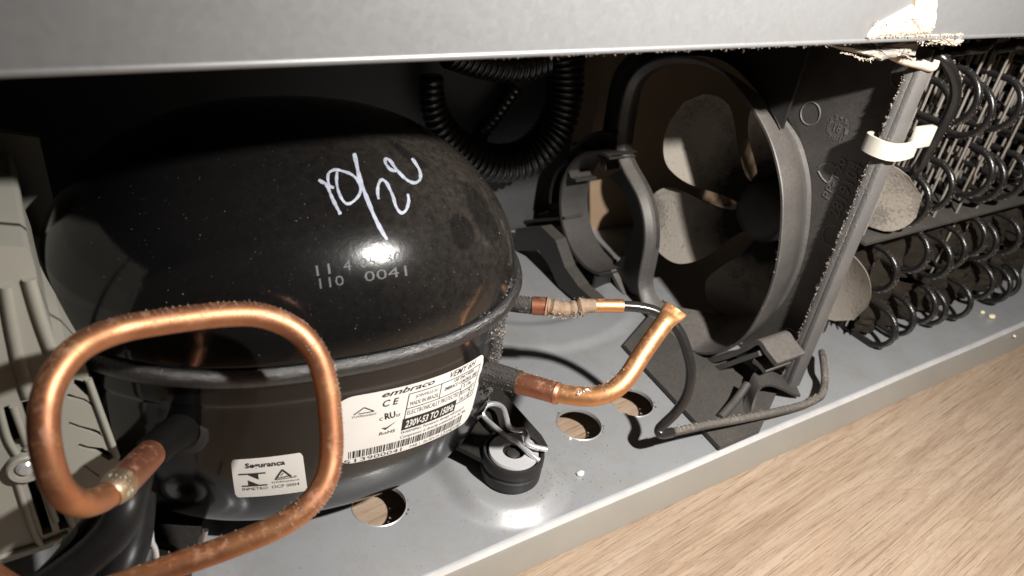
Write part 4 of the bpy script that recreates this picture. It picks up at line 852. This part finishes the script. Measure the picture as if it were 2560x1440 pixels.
# white nylon clip round the strip
wc = thing('nylon_clip', 'white nylon clip gripping the grey edge strip', 'clip', (XP-0.008,0.213,0.172))
zc0, zc1 = 0.1690, 0.1785
cpz = [(XP-0.006,0.2255),(XP-0.0125,0.2245),(XP-0.0150,0.2190),(XP-0.0148,0.2130),(XP-0.0120,0.2085),(XP-0.0060,0.2068),(XP+0.004,0.2072),(XP+0.010,0.2085)]
P = smooth_path([(a,b,0) for a,b in cpz],6)[:,:2]; T = np.gradient(P,axis=0); T /= np.linalg.norm(T,axis=1)[:,None]; N = np.stack([-T[:,1],T[:,0]],1)*0.0011
L = [[(p[0]+n[0],p[1]+n[1],zc0+(0.0006*math.sin(i*.3))),(p[0]-n[0],p[1]-n[1],zc0),(p[0]-n[0],p[1]-n[1],zc1),(p[0]+n[0],p[1]+n[1],zc1)] for i,(p,n) in enumerate(zip(P,N))]
mb = MB().loft(L); m = len(mb.v); mb.f += [(3,2,1,0),(m-4,m-3,m-2,m-1)]; mb.build('band', MAT['white_clip'], wc, smooth=False)
MB().box((XP+0.004,0.2060,0.1745),(XP+0.020,0.2105,0.1865),0.0010).build('tab', MAT['white_clip'], wc)

# ------------------------------------------------------------------ fan
FC = np.array([0.4185,0.289,0.0958]); FR = 0.0940; FTILT = math.radians(23)
fan = thing('fan', 'axial fan with broad dust coated blades inside the shroud', 'fan', tuple(FC))
tilt_hub = MB().lathe([(0.0001,-0.012),(0.012,-0.0115),(0.019,-0.0100),(0.0215,-0.007),(0.0220,0.012)], tuple(FC), 'x', 40); tilt_hub.build('hub', dusty('hub_plastic',(0.008,0.008,0.008),0.5,dust=0.05,up=0.06,bumpy=0.2), fan)
def thin_dust_at_hub():      # lint thins out towards the hub, where the air is slow
    nt = MAT['blade'].node_tree; b = nt.nodes['Principled BSDF']; src = b.inputs['Base Color'].links[0].from_socket
    d = nt.nodes.new('ShaderNodeVectorMath'); d.operation = 'DISTANCE'; nt.links.new(nt.nodes['TC'].outputs['Object'], d.inputs[0]); d.inputs[1].default_value = FC
    n = noise(nt, 60, 6, 0.75)
    f = ramp(nt, mathn(nt, 'ADD', mathn(nt, 'MULTIPLY', d.outputs['Value'], 10.0), mathn(nt, 'MULTIPLY', n.outputs[0], 0.35)), [(0.50, 0.0), (0.78, 1.0)])
    nt.links.new(mixc(nt, f.outputs[0], (0.02, 0.019, 0.018), src), b.inputs['Base Color'])
thin_dust_at_hub()
def blade(phi):
    nr, nc = 26, 16; V0 = []; V1 = []
    for i in range(nr+1):
        s = i/nr; r = 0.022+(FR-0.022)*s
        w = (0.008+0.021*math.sin(min(1, s*1.25)*math.pi/2)**1.6)*(1.0 if s < 0.72 else math.sqrt(max(0.0, 1-((s-0.72)/0.28)**2))+0.0)
        for j in range(nc+1):
            c = (j/nc*2-1)*w; a = phi+0.30*s+c/r*0.98
            rr = r - 0.06*abs(c)
            x = 0.32*c+0.006*math.cos(c/0.035*1.5)-0.006
            p = FC+np.array([x, rr*math.cos(a), rr*math.sin(a)]); V0.append(p); V1.append(p+np.array([0.0016,0,0]))
    n = nc+1; F = [(i*n+j,(i+1)*n+j,(i+1)*n+j+1,i*n+j+1) for i in range(nr) for j in range(nc)]; m = len(V0)
    F2 = [tuple(k+m for k in f[::-1]) for f in F]; E = []
    bd = [(0,j) for j in range(nc)]+[(i,nc) for i in range(nr)]+[(nr,j) for j in range(nc,0,-1)]+[(i,0) for i in range(nr,0,-1)]; bi = [i*n+j for i,j in bd]
    for a, b in zip(bi, bi[1:]+bi[:1]): E.append((a,b,b+m,a+m))
    return MB().add(V0+V1, F+F2+E)
def tilt(mb):
    c_, s_ = math.cos(FTILT), math.sin(FTILT); mb.v = [(FC[0]+(x-FC[0])*c_-(y-FC[1])*s_, FC[1]+(x-FC[0])*s_+(y-FC[1])*c_, z) for x, y, z in mb.v]; return mb
for k in range(6): tilt(blade(math.radians(17+60*k))).build('blade', MAT['blade'], fan, ang=60)
MB().lathe([(0.0001,0.012),(0.03,0.012),(0.032,0.016),(0.032,0.045),(0.0001,0.046)], tuple(FC), 'x', 36).build('motor', MAT['dark'], fan)

# ------------------------------------------------------------------ wire-and-tube condenser
cd = thing('condenser', 'black wire and tube condenser coil coated in dust behind the fan', 'condenser', (0.55,0.25,0.02))
YT = 0.212; rows = [0.188,0.133,0.0765,0.0225]; TR = 0.0022; HR = 0.0160
ub = []
for a in np.linspace(-math.pi/2, math.pi/2, 15): ub.append((0.0, YT+HR-HR*math.cos(a)*1.0, HR*math.sin(a)))
path = [(0,0.335,-HR),(0,0.28,-HR)]+ub+[(0,0.28,HR),(0,0.335,HR)]
me_loop = MB().tube(path, TR, seg=12, sub=3); proto = me_loop.build('tube_bend', MAT['condenser'], cd); lm = proto.data
lf = MB(); pts = []; nn = []
for a in np.linspace(-1.5, 1.5, 60):
    for e in (-0.5, 0.1, 0.7): pts.append((-TR*math.sin(e), YT+HR-(HR+TR*math.cos(e))*math.cos(a), (HR+TR*math.cos(e))*math.sin(a))); nn.append((-math.sin(e), -math.cos(a), math.sin(a)))
fuzz(lf, pts, nn, 170, 0.00040, 0.75); lint0 = lf.build('lint', MAT['dust'], proto, kind='stuff')
first = True; sheets = [0.442+0.0268*k for k in range(13)]
for r, z in enumerate(rows):
    for k, x in enumerate(sheets):
        if r == 0 and k == 1 and False: continue
        if r == 3 and k < 2: continue
        if r in (1, 2) and k == 0: continue
        if r == 3 and k > 9: continue
        o = proto if first else place('tube_bend', lm, None, cd)
        if not first and k < 9: place('lint', lint0.data, None, o, 'stuff')
        first = False
        if r >= 2: o.scale = (1, 1, 0.92)
        o.location = (x+(0.0028*math.sin(r*2.1+k*1.3)), 0.002*math.sin(k*3.3+r), z+0.0018*math.sin(k*2.2+r*1.7)); o.rotation_euler = (0.02*math.sin(k*1.9+r*2.3), 0.04*math.sin(k*2.9+r), 0.03*math.sin(k*1.1+r*0.7))
wm_ = MB().tube([(0,0,0.098),(0.0004,0,0.15),(0,0,0.232)], 0.0008, seg=7, sub=4).build('wire', MAT['wire'], cd); wmm = wm_.data
first = True
for k, x in enumerate(sheets[:10]):
    for j in range(7):
        o = wm_ if first else place('wire', wmm, None, cd); first = False
        o.location = (x-TR-0.0006+0.001*math.sin(j*5+k), 0.230+0.0105*j+0.002*math.sin(k*7.3+j*2.1), 0)
wl = MB().tube([(0,0,0.010),(0,0,0.095)], 0.00075, seg=7, sub=4).build('wire', MAT['wire'], cd); first = True
for k, x in enumerate(sheets[:9]):
    for j in range(3):
        o = wl if first else place('wire', wl.data, None, cd); first = False
        o.location = (x-TR-0.0006, 0.240+0.016*j+0.003*math.sin(k*7.3+j*2.1), 0)
MB().box((0.432,0.222,0.1005),(0.80,0.262,0.1035),0.0008).build('felt_strip', dusty('felt',(0.022,0.021,0.019),0.9,dust=0.45,up=0.12,bumpy=0.8,spec=0.1,dustcol=(0.16,0.145,0.125)), cd)
bafflem = dusty('dark_lint_baffle', (0.016,0.013,0.010), 0.95, dust=0.25, up=0.15, dustcol=(0.10,0.085,0.065), bumpy=1.0, scale=300, spec=0.05, var=0.5)  # added dark sheets behind the lower bends; dim linty interior put into colour
for (x0, x1, y0, z0, z1) in ((0.447,0.775,0.238,0.046,0.0985), (0.492,0.735,0.236,0.005,0.044)):
    NX, NZ = 80, 14; V = [(x0+(x1-x0)*i/NX, y0+rng.normal()*0.0012+(0.004*math.sin(i*0.7)), z0+(z1-z0)*j/NZ) for i in range(NX+1) for j in range(NZ+1)]
    V2 = [(a, b+0.012, c) for a, b, c in V]; m_ = len(V)
    F = [(i*(NZ+1)+j, (i+1)*(NZ+1)+j, (i+1)*(NZ+1)+j+1, i*(NZ+1)+j+1) for i in range(NX) for j in range(NZ)]
    MB().add(V+V2, F+[tuple(q+m_ for q in f[::-1]) for f in F]).build('dark_lint_baffle', bafflem, cd)
lk = thing('hot_gas_tube', 'black tube bending down from the top right beside the strip', 'pipe', tuple(ony(2240,470,0.212)))
lp_ = [ony(2270,100,.24),ony(2318,124,.222),ony(2358,148,.212),ony(2384,190,.208),ony(2388,240,.207),ony(2368,295,.208),ony(2330,360,.210),ony(2296,418,.216),ony(2270,452,.240),ony(2262,462,.29)]
MB().tube(lp_, 0.0031, seg=16, sub=8).build('tube', MAT['condenser'], lk)
pts, nn = tube_skin(lp_[2:8], 0.0031, 8, up=(0.6,-0.4,0.5)); fz = MB(); fuzz(fz, pts, nn, 260, 0.0007, 0.6); fz.build('dust', MAT['dust'], lk, kind='stuff')
for px, lab in (([(2370,128,.23),(2420,122,.218),(2455,118,.214),(2472,105,.216),(2478,80,.22)], 'short black tube bend tucked under the panel edge'), ([(2500,120,.235),(2545,112,.222),(2575,106,.22)], 'tube bend at the far top right corner')):
    tag(MB().tube([ony(*p) for p in px], 0.0033, seg=14, sub=6).build('top_tube', MAT['condenser']), lab, 'pipe', 'tube bends under the panel')

# ------------------------------------------------------------------ crumbs and chips
def crumb(u, v, z, s, lab, mat='crumb', seed=0):
    rs = np.random.default_rng(seed); p = onz(u, v, z); bm = bmesh.new(); bmesh.ops.create_icosphere(bm, subdivisions=2, radius=1)
    for q in bm.verts: q.co = Vector([q.co[k]*s*(1,0.8,0.55)[k]*(1+rs.normal()*0.13) for k in range(3)])
    bm.verts.index_update(); mb = MB().add([tuple(np.array(q.co)+p+np.array([0,0,s*0.5])) for q in bm.verts], [[q.index for q in f.verts] for f in bm.faces]); bm.free()
    return tag(mb.build('crumb', MAT[mat], smooth=False), lab, 'crumb', 'crumbs of debris on the tray')
crumb(1450,1187,0.0,0.0022,'white chip on the tray right of the rubber mount',seed=1)
crumb(1205,1281,0.0,0.0010,'tiny white chip in front of the rubber mount',seed=2)
crumb(1392,1268,0.0,0.0013,'cream flake near the tray edge below the mount',mat='cream_crumb',seed=3)
crumb(1425,1098,0.0,0.0011,'pale grain beside the nearer tray hole',seed=4)
crumb(2478,795,0.0,0.0034,'yellowish crumb lying below the condenser bends','cream_crumb',5)
crumb(2455,783,0.0,0.0022,'small yellowish crumb beside the larger one',mat='cream_crumb',seed=6)
crumb(2535,842,-0.004,0.0016,'white grain stuck on the folded tray edge',seed=7)
crumb(1332,1122+10,FZP+0.004,0.0009,'pale speck on the foot plate by the clip ends',seed=8)
